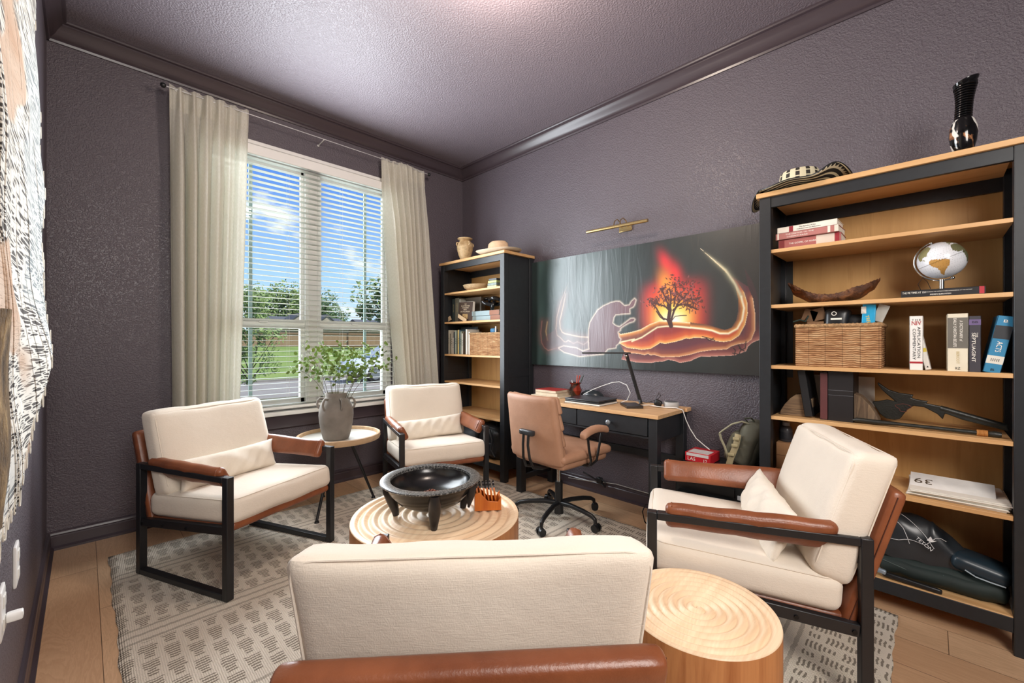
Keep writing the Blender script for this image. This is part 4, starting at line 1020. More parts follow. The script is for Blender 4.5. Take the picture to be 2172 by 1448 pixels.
# things in the left basket
b = MB(); b.rbox(.05, .06, .05, .015, Matrix.Translation((2.60, 2.80, 1.295)), cuts=5); tag(b.build('blue_pouch', plain('#3f7ba6', .6), smooth=70), 'small blue pouch in the basket of the corner bookcase', 'pouch')
b = MB(); b.cyl((2.58, 2.755, 1.25), (2.58, 2.752, 1.335), .009, n=12); tag(b.build('white_tube', M_WHITE), 'small white tube standing in the basket of the corner bookcase', 'tube')

# ---------------------------------------------------------------- wooden driftwood bowl
t = NT('rough_bark_wood'); n = t.noise(t.map(), 26, 6, .7, 1.2); t.base(t.ramp(n, [(.3, srgb('#2e1b12')), (.5, srgb('#6b4128')), (.7, srgb('#a4714a'))])); t.set(Roughness=.45); t.bump(n, 1.0, .012); M_ROUGH = t.m
t = NT('polished_bark_wood'); n = t.noise(t.map((6, 1.5, 6)), 2, 4, .6, 1); t.base(t.ramp(n, [(.35, srgb('#4a2412')), (.65, srgb('#9a5a2c'))])); t.set(Roughness=.25); M_POL = t.m
t = NT('bark_and_polish'); n = t.noise(t.map(), 24, 6, .7, 1.2); q = t.noise(t.map((1, 9, 12), loc=(0, .2, 0)), 1.0, 2, .5, .6); s = t.sep(t.tc())
edge_ = t.math('ADD', t.math('MULTIPLY', t.math('ABSOLUTE', s[1]), 2.2), t.math('MULTIPLY', s[2], -3.0)); mk = t.ramp(t.math('ADD', t.math('MULTIPLY', q, .6), edge_), [(.44, K0), (.50, W1)])
c = t.mix(mk, t.ramp(n, [(.3, srgb('#24150e')), (.5, srgb('#5e3a26')), (.7, srgb('#9c6c48'))]), t.ramp(t.noise(t.map((6, 1.5, 6)), 2, 4, .6, 1), [(.35, srgb('#4a2412')), (.65, srgb('#96572b'))]))
t.base(c); t.set(Roughness=.35); t.bump(t.math('MULTIPLY', n, t.math('SUBTRACT', 1, mk)), 1.0, .012); M_HULL = t.m
db = thing('driftwood_bowl', 'long curved bowl carved from rough dark wood on the second shelf', 'bowl', (2.64, .35, 1.39))
prof = [(.535, .118), (.515, .108), (.48, .082), (.44, .06), (.40, .045), (.35, .040), (.30, .048), (.26, .068), (.22, .078), (.19, .095), (.169, .104)]
bot = [(.535, .100), (.525, .058), (.49, .030), (.455, .012), (.41, .001), (.35, 0), (.30, .002), (.26, .012), (.225, .032), (.195, .060), (.169, .096)]
def dbf(u, v):
    i = min(9, int(u * 10)); f = u * 10 - i
    y = lerp(prof[i][0], prof[i + 1][0], f); zt = lerp(prof[i][1], prof[i + 1][1], f); zb = lerp(bot[i][1], bot[i + 1][1], f)
    w = .07 * math.sin(math.pi * min(1, max(.06, u))) ** .7 + .012
    a = math.pi * v; zz = zt - (zt - zb) * math.sin(a) ** .8
    return Vector((2.64 - w * math.cos(a), y, 1.39 + zz + .003 * math.sin(u * 40) * math.sin(a)))
b = MB(); b.grid(40, 18, dbf); pivot(b.build('hull', M_HULL, db, smooth=70, fix=False), (2.64, .35, 1.39))
def dtf(u, v):
    i = min(9, int(u * 10)); f = u * 10 - i
    y = lerp(prof[i][0], prof[i + 1][0], f); zt = lerp(prof[i][1], prof[i + 1][1], f); zb = lerp(bot[i][1], bot[i + 1][1], f)
    w = .07 * math.sin(math.pi * min(1, max(.06, u))) ** .7 + .012
    a = math.pi * v; q = math.sin(a)
    return Vector((2.64 - w * math.cos(a), y, 1.39 + zt - (zt - zb - .012) * .35 * q ** 1.2 + .007 * math.sin(u * 55 + v * 9) * math.sin(v * 25 + u * 13) * q + .003 * math.sin(u * 140)))
b = MB(); b.grid(90, 24, dtf); b.build('rough_rim', M_ROUGH, db, smooth=30, fix=False)

# ---------------------------------------------------------------- globe
GC = Vector((2.62, -.034, 1.553)); GR = .079
gl = thing('desk_globe', 'white desk globe with tan continents on a silver stand on top of the black book', 'globe', (GC.x, GC.y, 1.42))
SA = [(-80, 8), (-75, 11), (-60, 9), (-50, 1), (-35, -6), (-38, -13), (-40, -22), (-48, -26), (-55, -34), (-62, -39), (-66, -46), (-69, -52), (-74, -51), (-73, -40), (-71, -25), (-71, -18), (-77, -12), (-81, -5)]
NA = [(-82, 9), (-90, 15), (-96, 17), (-105, 21), (-112, 29), (-121, 36), (-125, 48), (-150, 60), (-165, 66), (-120, 70), (-80, 70), (-60, 55), (-70, 45), (-81, 31), (-80, 26), (-90, 30), (-97, 26), (-97, 19), (-90, 20), (-86, 15)]
AF = [(-17, 15), (-8, 5), (8, 5), (10, -5), (13, -17), (18, -34), (28, -33), (40, -15), (42, -2), (51, 11), (42, 13), (33, 28), (25, 32), (10, 36), (-6, 35), (-13, 26)]
EU = [(-9, 38), (0, 43), (-2, 48), (8, 54), (12, 56), (10, 62), (28, 70), (60, 70), (60, 40), (40, 38), (28, 36), (20, 38), (14, 40), (4, 42), (-4, 37)]
AN = [(-180, -72), (180, -72), (180, -90), (-180, -90)]
def inpoly(x, y, poly):
    ins = np.zeros(x.shape, bool); n = len(poly)
    for i in range(n):
        x1, y1 = poly[i]; x2, y2 = poly[(i + 1) % n]
        if y1 == y2: continue
        c = ((y1 > y) != (y2 > y)) & (x < (x2 - x1) * (y - y1) / (y2 - y1) + x1); ins ^= c
    return ins
def attr_mat(name, rough, spec=.5):
    t = NT(name); a = t.n('ShaderNodeAttribute', attribute_name='pigment'); t.k(a.outputs['Color'], t.p.inputs['Base Color']); t.set(Roughness=rough); t.p.inputs['Specular IOR Level'].default_value = spec; return t
def paint_attr(me, rgb):
    a = me.color_attributes.new('pigment', 'FLOAT_COLOR', 'POINT'); q = np.ones((len(me.vertices), 4), np.float32); q[:, :3] = rgb; a.data.foreach_set('color', q.ravel())
NU, NV = 240, 120
lon = np.linspace(-180, 180, NU, endpoint=False); lat = np.linspace(-89.5, 89.5, NV + 1)
LO, LA = np.meshgrid(lon, lat, indexing='ij')
rng = np.random.default_rng(3)
wob = 2.2 * np.sin(LO * .31 + LA * .17) + 1.5 * np.sin(LO * .9 - LA * .6)
gc = np.zeros((NU, NV + 1, 3)); gc[:] = srgb('#dfe3ea')[:3]
for poly, c in ((SA, '#b98d4e'), (NA, '#8b8762'), (AF, '#6a6b50'), (EU, '#7c7a5e'), (AN, '#e6e2da')):
    m = inpoly(LO + wob * .6, LA + wob * .4, poly); gc[m] = srgb(c)[:3]
m = (np.abs(LA) < .8); gc[m] = gc[m] * .35
tx = (np.sin(LO * 1.7 + 3 * np.sin(LA * .4)) > .93) & (np.sin(LA * 1.1) > .6); gc[tx] *= .55
rr = [];
# axis tilted so that the pole leans to the left, South America faces the room
ax = Matrix.Rotation(R(180 + 22), 3, 'Z') ; tilt = Matrix.Rotation(R(-23), 3, 'X') @ Matrix.Rotation(R(-6), 3, 'Y')
co = []
for i in range(NU):
    for j in range(NV + 1):
        lo_, la_ = R(lon[i] + 52), R(lat[j]); v = Vector((-math.cos(la_) * math.cos(lo_), math.cos(la_) * -math.sin(lo_), math.sin(la_)))
        v = Matrix.Rotation(R(-4), 3, 'Z') @ v; v = tilt @ v; co.append(GC + v * GR)
me = bpy.data.meshes.new('sphere'); fs = []
for i in range(NU):
    for j in range(NV): fs.append((i * (NV + 1) + j, ((i + 1) % NU) * (NV + 1) + j, ((i + 1) % NU) * (NV + 1) + j + 1, i * (NV + 1) + j + 1))
me.from_pydata(co, [], fs); paint_attr(me, gc.reshape(-1, 3)); me.materials.append(attr_mat('globe_print', .2).m)
me.polygons.foreach_set('use_smooth', [True] * len(me.polygons))
o = bpy.data.objects.new('ball', me); COL.objects.link(o); attach(o, gl)
axd = (tilt @ Vector((0, 0, 1))).normalized()
b = MB(); side = Vector((0, 1, 0)); side = (side - axd * side.dot(axd)).normalized()
b.tube([GC + (axd * math.cos(a) + side * math.sin(a)) * (GR + .008) for a in [math.pi * i / 30 for i in range(31)]], .0032, 8); b.build('meridian_arc', M_CHROME, gl)
b = MB(); b.sph(GC + axd * (GR + .006), .006, u=12, v=8); b.build('top_pivot', M_CHROME, gl)
b = MB(); b.sph(GC - axd * (GR + .007), .007, u=12, v=8); b.build('bottom_pivot', M_CHROME, gl)
b = MB(); b.cyl((GC.x, GC.y, 1.425), (GC.x, GC.y, GC.z - GR - .005), .0085, n=20); b.build('stem', M_CHROME, gl)
b = MB(); b.lathe([(0, 1.4205), (.043, 1.4205), (.043, 1.424), (.03, 1.428), (0, 1.429)], (GC.x, GC.y, 0), n=36, cap=False); b.build('base', M_CHROME, gl)
b = MB(); b.tube([(2.60, .00, 1.4225), (2.585, .03, 1.424), (2.57, .04, 1.45), (2.575, .025, 1.478), (2.585, .01, 1.46), (2.60, .0, 1.43)], .0011, 5); b.build('cord', M_BLACK, gl)

# ---------------------------------------------------------------- carved war club and staff, shelf 4
M_CARV = plain('#22231f', .4, 0, .25, 25, .5, .25, 'dark_carved_wood')
cl = thing('carved_club', 'black carved spiked wooden club leaning along the fourth shelf', 'club', (2.66, .0, S4))
out = [(.200, .900), (.175, .905), (.145, .915), (.118, .910), (.142, .935), (.165, .960), (.180, .985), (.178, .995), (.168, .985), (.140, .962), (.105, .950), (.055, .945), (.062, .930), (.045, .925), (.008, .920), (.014, .910), (-.035, .902), (-.038, .890), (-.10, .872), (-.225, .842), (-.228, .820), (-.10, .850), (-.045, .872), (-.038, .845), (-.020, .867), (.02, .892), (.055, .895), (.075, .875), (.09, .850), (.10, .830), (.12, .822), (.15, .826), (.172, .845), (.188, .875)]
b = MB(); b.prism([(2.655, y, z + .012) for y, z in out], (.020, 0, 0)); b.build('blade', M_CARV, cl, bevel=.004, bseg=3)
b = MB(); b.tube([(2.665, -.03, .905), (2.665, -.13, .876), (2.665, -.22, .850)], [.013, .012, .012], 12); b.build('shaft', M_CARV, cl)
b = MB(); b.tube([(2.6535, .09 + .022 * math.cos(a) * (1 + .4 * math.sin(3 * a)), .895 + .018 * math.sin(a)) for a in [i * .2618 for i in range(24)]], .0012, 5, closed=True); b.build('engraving', plain('#6a3a33', .5), cl)
st = thing('carved_staff', 'long black staff with an orange cord binding lying at the front of the fourth shelf', 'staff', (2.56, .02, S4))
b = MB(); b.tube([(2.56, .262, .829), (2.56, .25, .831), (2.56, .18, .830), (2.56, .10, .831), (2.56, -.10, .829), (2.56, -.135, .829)], [.006, .012, .0125, .0085, .0095, .0095], 12, flat=.9); b.tube([(2.56, -.165, .829), (2.56, -.18, .829), (2.56, -.20, .829)], [.0095, .0125, .010], 12); b.build('staff_shaft', M_CARV, st)
b = MB()
for i in range(9): b.tube([(2.56 + .0115 * math.cos(a), -.135 - i * .0034, .829 + .0115 * math.sin(a)) for a in [k * .5236 for k in range(12)]], .0018, 6, closed=True)
b.build('cord_binding', plain('#b5793a', .7), st)

# bottle and boxes on the fifth shelf, papers
S5 = .53
o = thing('cardboard_carton', 'tan cardboard carton on the fifth shelf under the dark bottle', 'box', (2.66, .54, S5))
b = MB(); b.box(2.585, 2.74, .475, .583, S5, .668); b.build('carton_body', plain('#a9805a', .8, 0, .08, 12), o, bevel=.002)
b = MB(); b.box(2.5842, 2.5855, .475, .583, .600, .603); b.build('flap_seam', plain('#7d5d40', .8), o)
o = thing('supplement_bottle', 'grey capped dark bottle standing on the cardboard carton', 'bottle', (2.64, .548, .669))
b = MB(); b.lathe([(0, 0), (.027, 0), (.03, .004), (.03, .062), (.024, .078), (.017, .083), (0, .083)], (2.64, .55, .669), n=28, cap=False); b.build('bottle_body', plain('#3b3d42', .3), o)
b = MB(); b.lathe([(.0302, .012), (.0304, .013), (.0304, .05), (.0302, .051)], (2.64, .55, .669), n=28, cap=False); b.build('bottle_label', plain('#22242a', .5, 0, .3, 80), o)
b = MB(); b.lathe([(0, .082), (.0175, .082), (.0175, .100), (.015, .102), (0, .102)], (2.64, .55, .669), n=24, cap=False); b.build('cap', plain('#8d9196', .4), o)
GP = 'papers lying on the fifth shelf'
for i in range(7):
    b = MB(); z = S5 + .001 + i * .0045
    b.box(-.13, .13, -.145, .145, 0, .0028 + .001 * (i % 2), Matrix.Translation((2.665 - .006 * (i % 3), -.075 - .006 * (i % 2), z)) @ Matrix.Rotation(R((i * 37 % 9) - 4), 4, 'Z'))
    tag(b.build('paper_stack_sheet' if False else 'document', M_PAPER, bevel=.0006), ('white document, ' + ['lowest', 'second from the bottom', 'third from the bottom', 'fourth from the bottom', 'third from the top', 'second from the top', 'topmost'][i] + ' of the papers on the fifth shelf'), 'document', GP)
o = thing('licence_plate', 'white licence plate lettered 39 leaning upside down on the papers', 'licence plate', (2.68, -.06, .566))
Mq = Matrix.Translation((2.64, -.062, .578)) @ Matrix.Rotation(R(-24), 4, 'Y') @ Matrix.Rotation(R(-1), 4, 'Z')
b = MB(); b.box(-.05, .05, -.128, .128, -.001, .001, Mq); b.build('plate', plain('#dcdad6', .4), o, bevel=.0005)
text('plate_lettering', '39', .05, Mq @ Matrix.Translation((-.005, .085, .0015)) @ Matrix.Rotation(R(90), 4, 'Z'), plain('#4c4033', .5), o, width=.058)

# bottom shelf: bags and keyboard case
SB = .146
o = thing('camping_pack', 'black camping pack with silver cords and TETON lettering on the bottom shelf', 'bag', (2.66, .03, .225))
def packf(side):
    def f(u, v):
        y = lerp(.20, -.13, u); th = .062 * (math.sin(math.pi * min(1, u * .9 + .08)) ** .55)
        top = .165 + .02 * math.sin(u * 5) if u < .62 else lerp(.175, .05, (u - .62) / .38)
        a = math.pi * v
        return Vector((2.645 + side * 0 - math.cos(a) * (.085 * (1 - .3 * u)), y, .232 + (math.sin(a) ** .6) * top + .006 * math.sin(u * 17 + v * 11)))
    return f
b = MB(); b.grid(40, 20, packf(1)); b.build('pack_body', plain('#23272b', .32, 0, .35, 9), o, smooth=80, fix=False)
pf = packf(1)
def pk(u, v, e=.003):
    p = pf(u, v); return Vector((p.x - e, p.y, p.z + e * .5))
for a_ in ([(.10, .42), (.22, .30), (.34, .18), (.42, .03)], [(.30, .45), (.42, .33), (.55, .20), (.66, .06)], [(.05, .12), (.2, .25), (.33, .40)], [(.03, .10), (.3, .08), (.55, .10), (.80, .30)]):
    b = MB(); pts = []
    for i in range(len(a_) - 1):
        for k in range(5): pts.append(pk(lerp(a_[i][0], a_[i + 1][0], k / 5), lerp(a_[i][1], a_[i + 1][1], k / 5)))
    b.tube(pts, .0014, 5); b.build('silver_cord', plain('#c4c4c4', .4), o)
text('pack_lettering', 'TETON', .019, wallM(2.553, .02, .325) @ Matrix.Rotation(R(-38), 4, 'Z') @ Matrix.Rotation(R(-6), 4, 'Y'), plain('#d9d9d9', .5), o, width=.062)
b = MB(); b.prism([(0, 0, 0), (.012, .02, 0), (.02, .004, 0), (.03, .006, 0), (.016, -.004, 0)], (0, 0, .0008), M=wallM(2.551, .012, .345)); b.build('star_mark', plain('#d9d9d9', .5), o)
o = thing('strapped_sleeve', 'blue-black padded sleeve with a pale strap beside the camping pack', 'bag', (2.66, -.15, .23))
b = MB(); b.rbox(.15, .17, .06, .025, Matrix.Translation((2.62, -.145, .268)) @ Matrix.Rotation(R(12), 4, 'X'), cuts=8, puff=(0, 0, .01)); b.build('sleeve_body', plain('#1f2d36', .35, 0, .2, 10), o, smooth=80)
b = MB(); b.tube([(2.545, -.10, .262), (2.54, -.13, .247), (2.54, -.17, .240), (2.542, -.21, .235)], .006, 6, flat=.3); b.build('strap', plain('#a9b4bb', .5), o)
o = thing('duffel_bag', 'long dark green-black duffel bag lying on the bottom shelf', 'bag', (2.66, -.03, SB))
b = MB(); b.rbox(.20, .40, .085, .04, Matrix.Translation((2.645, -.025, SB + .043)), cuts=12, puff=(.01, 0, .01), warp=lambda co, c: (co[0] + .003 * math.sin(c[1] * 14), co[1], co[2] + .004 * math.sin(c[1] * 9 + c[0] * 4))); b.build('duffel_body', plain('#182522', .7, 0, .2, 10), o, smooth=80)
b = MB(); b.tube([(2.545, .16, .215), (2.54, .06, .195), (2.541, -.02, .19), (2.545, -.04, .215)], .002, 5); b.build('zip_cord', plain('#3e4a46', .6), o)
o = thing('folded_tripod', 'black folded tripod tool on the front edge of the bottom shelf', 'tripod', (2.51, .05, SB))
b = MB(); b.rbox(.018, .19, .022, .008, Matrix.Translation((2.513, .06, SB + .014)) @ Matrix.Rotation(R(3), 4, 'X'), cuts=5); b.build('tool_body', M_DARKP, o, smooth=60)
b = MB(); b.rbox(.02, .05, .02, .006, Matrix.Translation((2.512, .165, SB + .028)) @ Matrix.Rotation(R(8), 4, 'X'), cuts=4); b.build('tool_head', plain('#8f9ba6', .3, .3), o, smooth=60)

# ---------------------------------------------------------------- on top of the right bookcase
TOP = 1.972
va = thing('ribbed_vase', 'tall black ribbed vase with copper and white glaze on top of the bookcase', 'vase', (2.535, -.095, TOP))
t = NT('black_glaze_copper'); s = t.sep(t.tc()); n = t.noise(t.map((7, 7, 5)), 1.3, 4, .6, 1.5)
low = t.math('LESS_THAN', s[2], .135); cop = t.ramp(n, [(.50, K0), (.55, W1)], 'LINEAR'); wt_ = t.ramp(t.noise(t.map((9, 9, 6), loc=(3, 1, 2)), 1.1, 2, .5, 1.2), [(.55, K0), (.58, W1)])
c = t.mix(t.math('MULTIPLY', cop, low), srgb('#0c0c0d'), t.mix(t.noise(t.map(), 60, 2), srgb('#8a4f2e'), srgb('#b98a62'))); c = t.mix(t.math('MULTIPLY', wt_, low), c, srgb('#e6e2da')); t.base(c); t.set(Roughness=.12); M_GLZ = t.m
pr = [(0, 0), (.024, 0), (.031, .012), (.038, .04), (.042, .07), (.041, .10), (.034, .125), (.026, .142)]
z = .142
while z < .272:
    r0 = .0225 + max(0, (z - .18)) ** 2 * 1.25; pr += [(r0, z), (r0 + .0042, z + .003), (r0 + .0042, z + .0065), (r0, z + .0095)]; z += .0095
pr += [(.036, .282), (.0385, .291), (.034, .293), (.020, .23), (0, .23)]
b = MB(); b.lathe(pr, (2.535, -.095, TOP), n=48, cap=False, fn=lambda q, a, r_, zz: (q.x, q.y - .10 * max(0, zz - .15) * .5, q.z + (.28 * q.y * -1 if zz > .27 else 0))); pivot(b.build('vessel', M_GLZ, va, smooth=50), (2.535, -.095, TOP))
ht = thing('patterned_hat', 'woven cream and black patterned hat with a wavy striped brim overhanging the bookcase', 'hat', (2.61, .485, TOP))
t = NT('woven_hat_pattern'); s = t.sep(t.tc()); an = t.math('ARCTAN2', s[1], s[0])
blk = t.math('MULTIPLY', t.math('LESS_THAN', t.math('FRACT', t.math('MULTIPLY', an, 1.9)), .42), t.math('LESS_THAN', t.math('FRACT', t.math('MULTIPLY', s[2], 38)), .80))
t.base(t.mix(blk, srgb('#d9cfb0'), srgb('#2b2620'))); t.set(Roughness=.7); t.bump(t.noise(t.map((200, 200, 60)), 1, 2), .4, .002); M_HATC = t.m
t = NT('striped_hat_brim'); s = t.sep(t.tc()); rad = t.n('ShaderNodeVectorMath', operation='LENGTH'); cb = t.n('ShaderNodeCombineXYZ'); t.k(s[0], cb.inputs[0]); t.k(s[1], cb.inputs[1]); t.k(cb.outputs[0], rad.inputs[0]); an = t.math('ARCTAN2', s[1], s[0])
r1 = t.math('MULTIPLY', rad.outputs['Value'], 42); zig = t.math('PINGPONG', t.math('MULTIPLY', an, 9), .5)
c = t.mix(t.math('LESS_THAN', t.math('FRACT', r1), .62), srgb('#cbbf9c'), srgb('#1c1a18')); tri_ = t.math('MULTIPLY', t.math('GREATER_THAN', rad.outputs['Value'], .185), t.math('LESS_THAN', t.math('MULTIPLY', t.math('SUBTRACT', rad.outputs['Value'], .185), 30), zig)); c = t.mix(tri_, c, srgb('#cdc5ab')); t.base(c); t.set(Roughness=.7); M_HATB = t.m
hc = Vector((2.61, .485, TOP + .012))
b = MB(); b.lathe([(.088, 0), (.089, .05), (.085, .085), (.08, .093), (.07, .088), (.0, .082)], hc, n=48, cap=False); pivot(b.build('crown', M_HATC, ht, smooth=60), hc)
def brim(u, v):
    a = 2 * math.pi * u; r_ = lerp(.085, .215, v); y = r_ * math.cos(a); x = r_ * math.sin(a) * .86
    w = v ** 1.3
    z = .055 * math.exp(-((y + .165) / .06) ** 2) * w + .01 * w * math.sin(3 * a) ** 2
    if y > .155: z -= (y - .155) * 1.1 * w
    z = max(z, -.007 if y < .15 else -1)
    return hc + Vector((x, y, z))
b = MB(); b.grid(96, 12, brim); bmesh.ops.remove_doubles(b.b, verts=b.b.verts[:], dist=.0002); o = pivot(b.build('brim', M_HATB, ht, smooth=180, fix=False), hc)
m = o.modifiers.new('thick', 'SOLIDIFY'); m.thickness = .003
b = MB(); b.tube([brim(i / 96, 1.0) for i in range(96)], .003, 6, closed=True); b.build('brim_edge', M_BLACK, ht)

# ---------------------------------------------------------------- left bookcase contents
jv = thing('clay_jar', 'mottled tan clay jar with small lug handles on the corner bookcase', 'vase', (2.59, 3.20, TOP))
t = NT('mottled_tan_clay'); n = t.noise(t.map(), 14, 5, .6); t.base(t.ramp(n, [(.35, srgb('#a5855c')), (.55, srgb('#c9ad82')), (.75, srgb('#8f7550'))])); t.set(Roughness=.5); t.bump(n, .2, .003); M_JAR = t.m
b = MB(); b.lathe([(0, 0), (.045, 0), (.05, .01), (.075, .07), (.092, .13), (.095, .165), (.085, .2), (.065, .222), (.058, .232), (.070, .243), (.086, .248), (.088, .256), (.08, .258), (.055, .24), (.0, .22)], (2.59, 3.20, TOP), n=40, cap=False, fn=lambda q, a, r_, z: (q.x * .83, q.y * .83, q.z * .86)); b.build('vessel', M_JAR, jv, smooth=60)
for a in (100, 160, 260, 340):
    a = R(a); ca, sa = math.cos(a), math.sin(a)
    b = MB(); b.tube([(2.59 + r_ * ca * .83, 3.20 + r_ * sa * .83, TOP + z * .86) for r_, z in ((.080, .205), (.098, .203), (.103, .185), (.093, .17))], .007, 6); b.build('lug_handle', M_JAR, jv)
ht = thing('straw_hat', 'cream straw sun hat with a dark band on the corner bookcase', 'hat', (2.60, 2.745, TOP))
M_STRAW = plain('#d8b896', .75, 0, .08, 60, .3, .2)
hc = Vector((2.60, 2.745, TOP + .012))
b = MB(); b.lathe([(.098, .0), (.094, .05), (.088, .085), (.07, .102), (.03, .106), (0, .100)], hc, n=44, cap=False, fn=lambda q, a, r_, z: (q.x * .86, q.y * 1.12, q.z)); b.build('crown', M_STRAW, ht, smooth=70)
b = MB(); b.lathe([(.094, .002), (.099, .005), (.098, .022), (.093, .024)], hc, n=44, cap=False, fn=lambda q, a, r_, z: (q.x * .87, q.y * 1.125, q.z)); b.build('hat_band', plain('#3a3530', .7), ht)
b = MB(); b.lathe([(.09, .003), (.14, .0005), (.185, .012), (.19, .016), (.185, .016), (.14, .004), (.09, .006)], hc, n=60, cap=False, fn=lambda q, a, r_, z: (q.x * .86, q.y * 1.28, q.z + (.02 * max(0, math.cos(a - 1.57)) if r_ > .15 else 0))); b.build('brim', plain('#e3d4bb', .75, 0, .05, 60, .3, .2), ht, smooth=80)
S1, S2 = 1.675, 1.39
o = thing('wooden_bowl', 'pale turned wooden bowl on the top shelf of the corner bookcase', 'bowl', (2.62, 3.09, S1))
b = MB(); b.lathe([(0, 0), (.06, 0), (.10, .012), (.14, .035), (.158, .062), (.152, .064), (.13, .04), (.09, .018), (0, .010)], (2.66, 3.09, S1), n=44, cap=False, fn=lambda q, a, r_, z: (q.x * .86, q.y * 1.0, q.z)); b.build('vessel', wood('pale_bowl_wood', '#b49a74', '#d2bb96', 0, 1, .5, 4), o, smooth=60)
b = MB(); b.lathe([(0, 0), (.03, 0), (.034, .006), (.0, .012)], (2.58, 2.88, S1), n=20, cap=False); tag(b.build('small_dish', plain('#3a2c22', .5)), 'tiny dark dish beside the pale wooden bowl on the corner bookcase', 'dish')
GCS = 'card game boxes on the top shelf of the corner bookcase'
for i, (c_, z0, h_, w_, lab) in enumerate((('#cfcf9a', 0, .022, .12, 'pale green card box, lowest of its stack on the top shelf'), ('#7b8a86', .023, .022, .115, 'grey card box second from the bottom of its stack on the top shelf'), ('#b3c27a', .046, .02, .11, 'lime green card box second from the top of its stack'), ('#4a4c50', .067, .018, .10, 'dark grey card box on top of its stack'))):
    b = MB(); b.box(2.545, 2.63, 2.71, 2.71 + w_, S1 + z0, S1 + z0 + h_, None); tag(b.build('card_box', plain(c_, .4, 0, .25, 60), bevel=.002), lab, 'box', GCS)
# shelf 2
GB2 = 'books standing on the second shelf of the corner bookcase'
XB2 = 2.60
book('dark teal hardback, outermost on the second shelf of the corner bookcase', 3.415, XB2, S2, .042, .235, .17, '#3a4647', group=GB2, titles=(('ATLAS', .5, .6, .014, 'D', M_GOLD, .08),))
book('grey-olive hardback second from the outer end of the second shelf', 3.370, XB2, S2, .068, .24, .17, '#6d6b5e', group=GB2, titles=(('HISTORY', .5, .6, .016, 'D', M_GOLD, .09),))
book('pale slim book with torn wrapper on the second shelf of the corner bookcase', 3.302, XB2, S2, .022, .225, .16, '#b7b7ad', group=GB2)
book('wide brown hardback standing behind the encyclopedia', 3.276, XB2 + .06, S2, .235, .238, .05, '#4f463b', group=GB2, name='book')
o = thing('encyclopedia', 'brown encyclopedia with pale title lettering facing out on the second shelf', 'book', (2.58, 3.18, S2))
Mx = wallM(2.575, 3.292, S2) @ Matrix.Rotation(R(-3), 4, 'X') @ Matrix.Rotation(R(-2), 4, 'Z')
b = MB(); b.M = Mx; b.box(0, .205, 0, .195, -.035, 0); b.build('cover', plain('#45342a', .5, 0, .1, 12), o, bevel=.002)
b = MB(); b.M = Mx; b.box(.003, .207, .003, .197, -.03, -.006); b.build('page_block', M_PAPER, o)
for s_, v_, w_ in (('THE', .172, .03), ('ILLUSTRATED', .155, .13), ('STANDARD', .137, .10), ('BIBLE', .120, .05), ('ENCYCLOPEDIA', .100, .14)): text('title_lettering', s_, .017, Mx @ Matrix.Translation((.103, v_, .001)), plain('#cbbba0', .5), o, width=w_)
b = MB(); b.M = Mx; b.box(.065, .145, .032, .08, 0, .001); b.build('cover_picture', plain('#a8895a', .5, 0, .4, 60), o)
for y_, z_, r_, lab in ((3.20, S2 + .02, 25, 'loose cream leaflet leaning on the brown encyclopedia'), (3.41, S2 + .022, -20, 'small cream leaflet at the outer end of the second shelf')):
    b = MB(); b.box(-.001, .001, -.07 if r_ > 0 else -.035, .07 if r_ > 0 else .035, -.02, .02, Matrix.Translation((2.555, y_, z_ + .012)) @ Matrix.Rotation(R(r_), 4, 'X') @ Matrix.Rotation(R(-10), 4, 'Y')); tag(b.build('leaflet', plain('#d8bd98', .8), bevel=.0005), lab, 'leaflet')
GB3 = 'pale blue books stacked under the black knot'
for i, (z0, yy) in enumerate(((0, 3.05), (.046, 3.06))):
    book('pale blue hardback with brown cover edges, ' + ('lower' if i == 0 else 'upper') + ' of the two under the black knot', yy, XB2 - .04, S2 + z0, .37, .045, .17, '#8fa3a8', flat=True, group=GB3, bands=((.66, 1.0, '#8a5537'), (.02, .14, '#6f7a77')))
kn = thing('knot_sculpture', 'glossy black knot sculpture on the pale blue books', 'sculpture', (2.62, 2.85, S2 + .092))
b = MB(); pts = []
for i in range(90):
    a = 2 * math.pi * i / 90; sc_ = .034
    x = sc_ * (math.sin(a) + 2 * math.sin(2 * a)); y = sc_ * 1.25 * (math.cos(a) - 2 * math.cos(2 * a)); z = -sc_ * 1.05 * math.sin(3 * a)
    pts.append((2.62 + z * 1.0, 2.845 + x * 1.12, S2 + .092 + .066 + y * .44 + x * .1))
mnz = min(p[2] for p in pts) - .019 - (S2 + .0925)
b.tube([(p[0], p[1], p[2] - mnz) for p in pts], .018, 12, closed=True); b.build('knot_body', plain('#121214', .12, 0, .05, 4), kn, smooth=180)
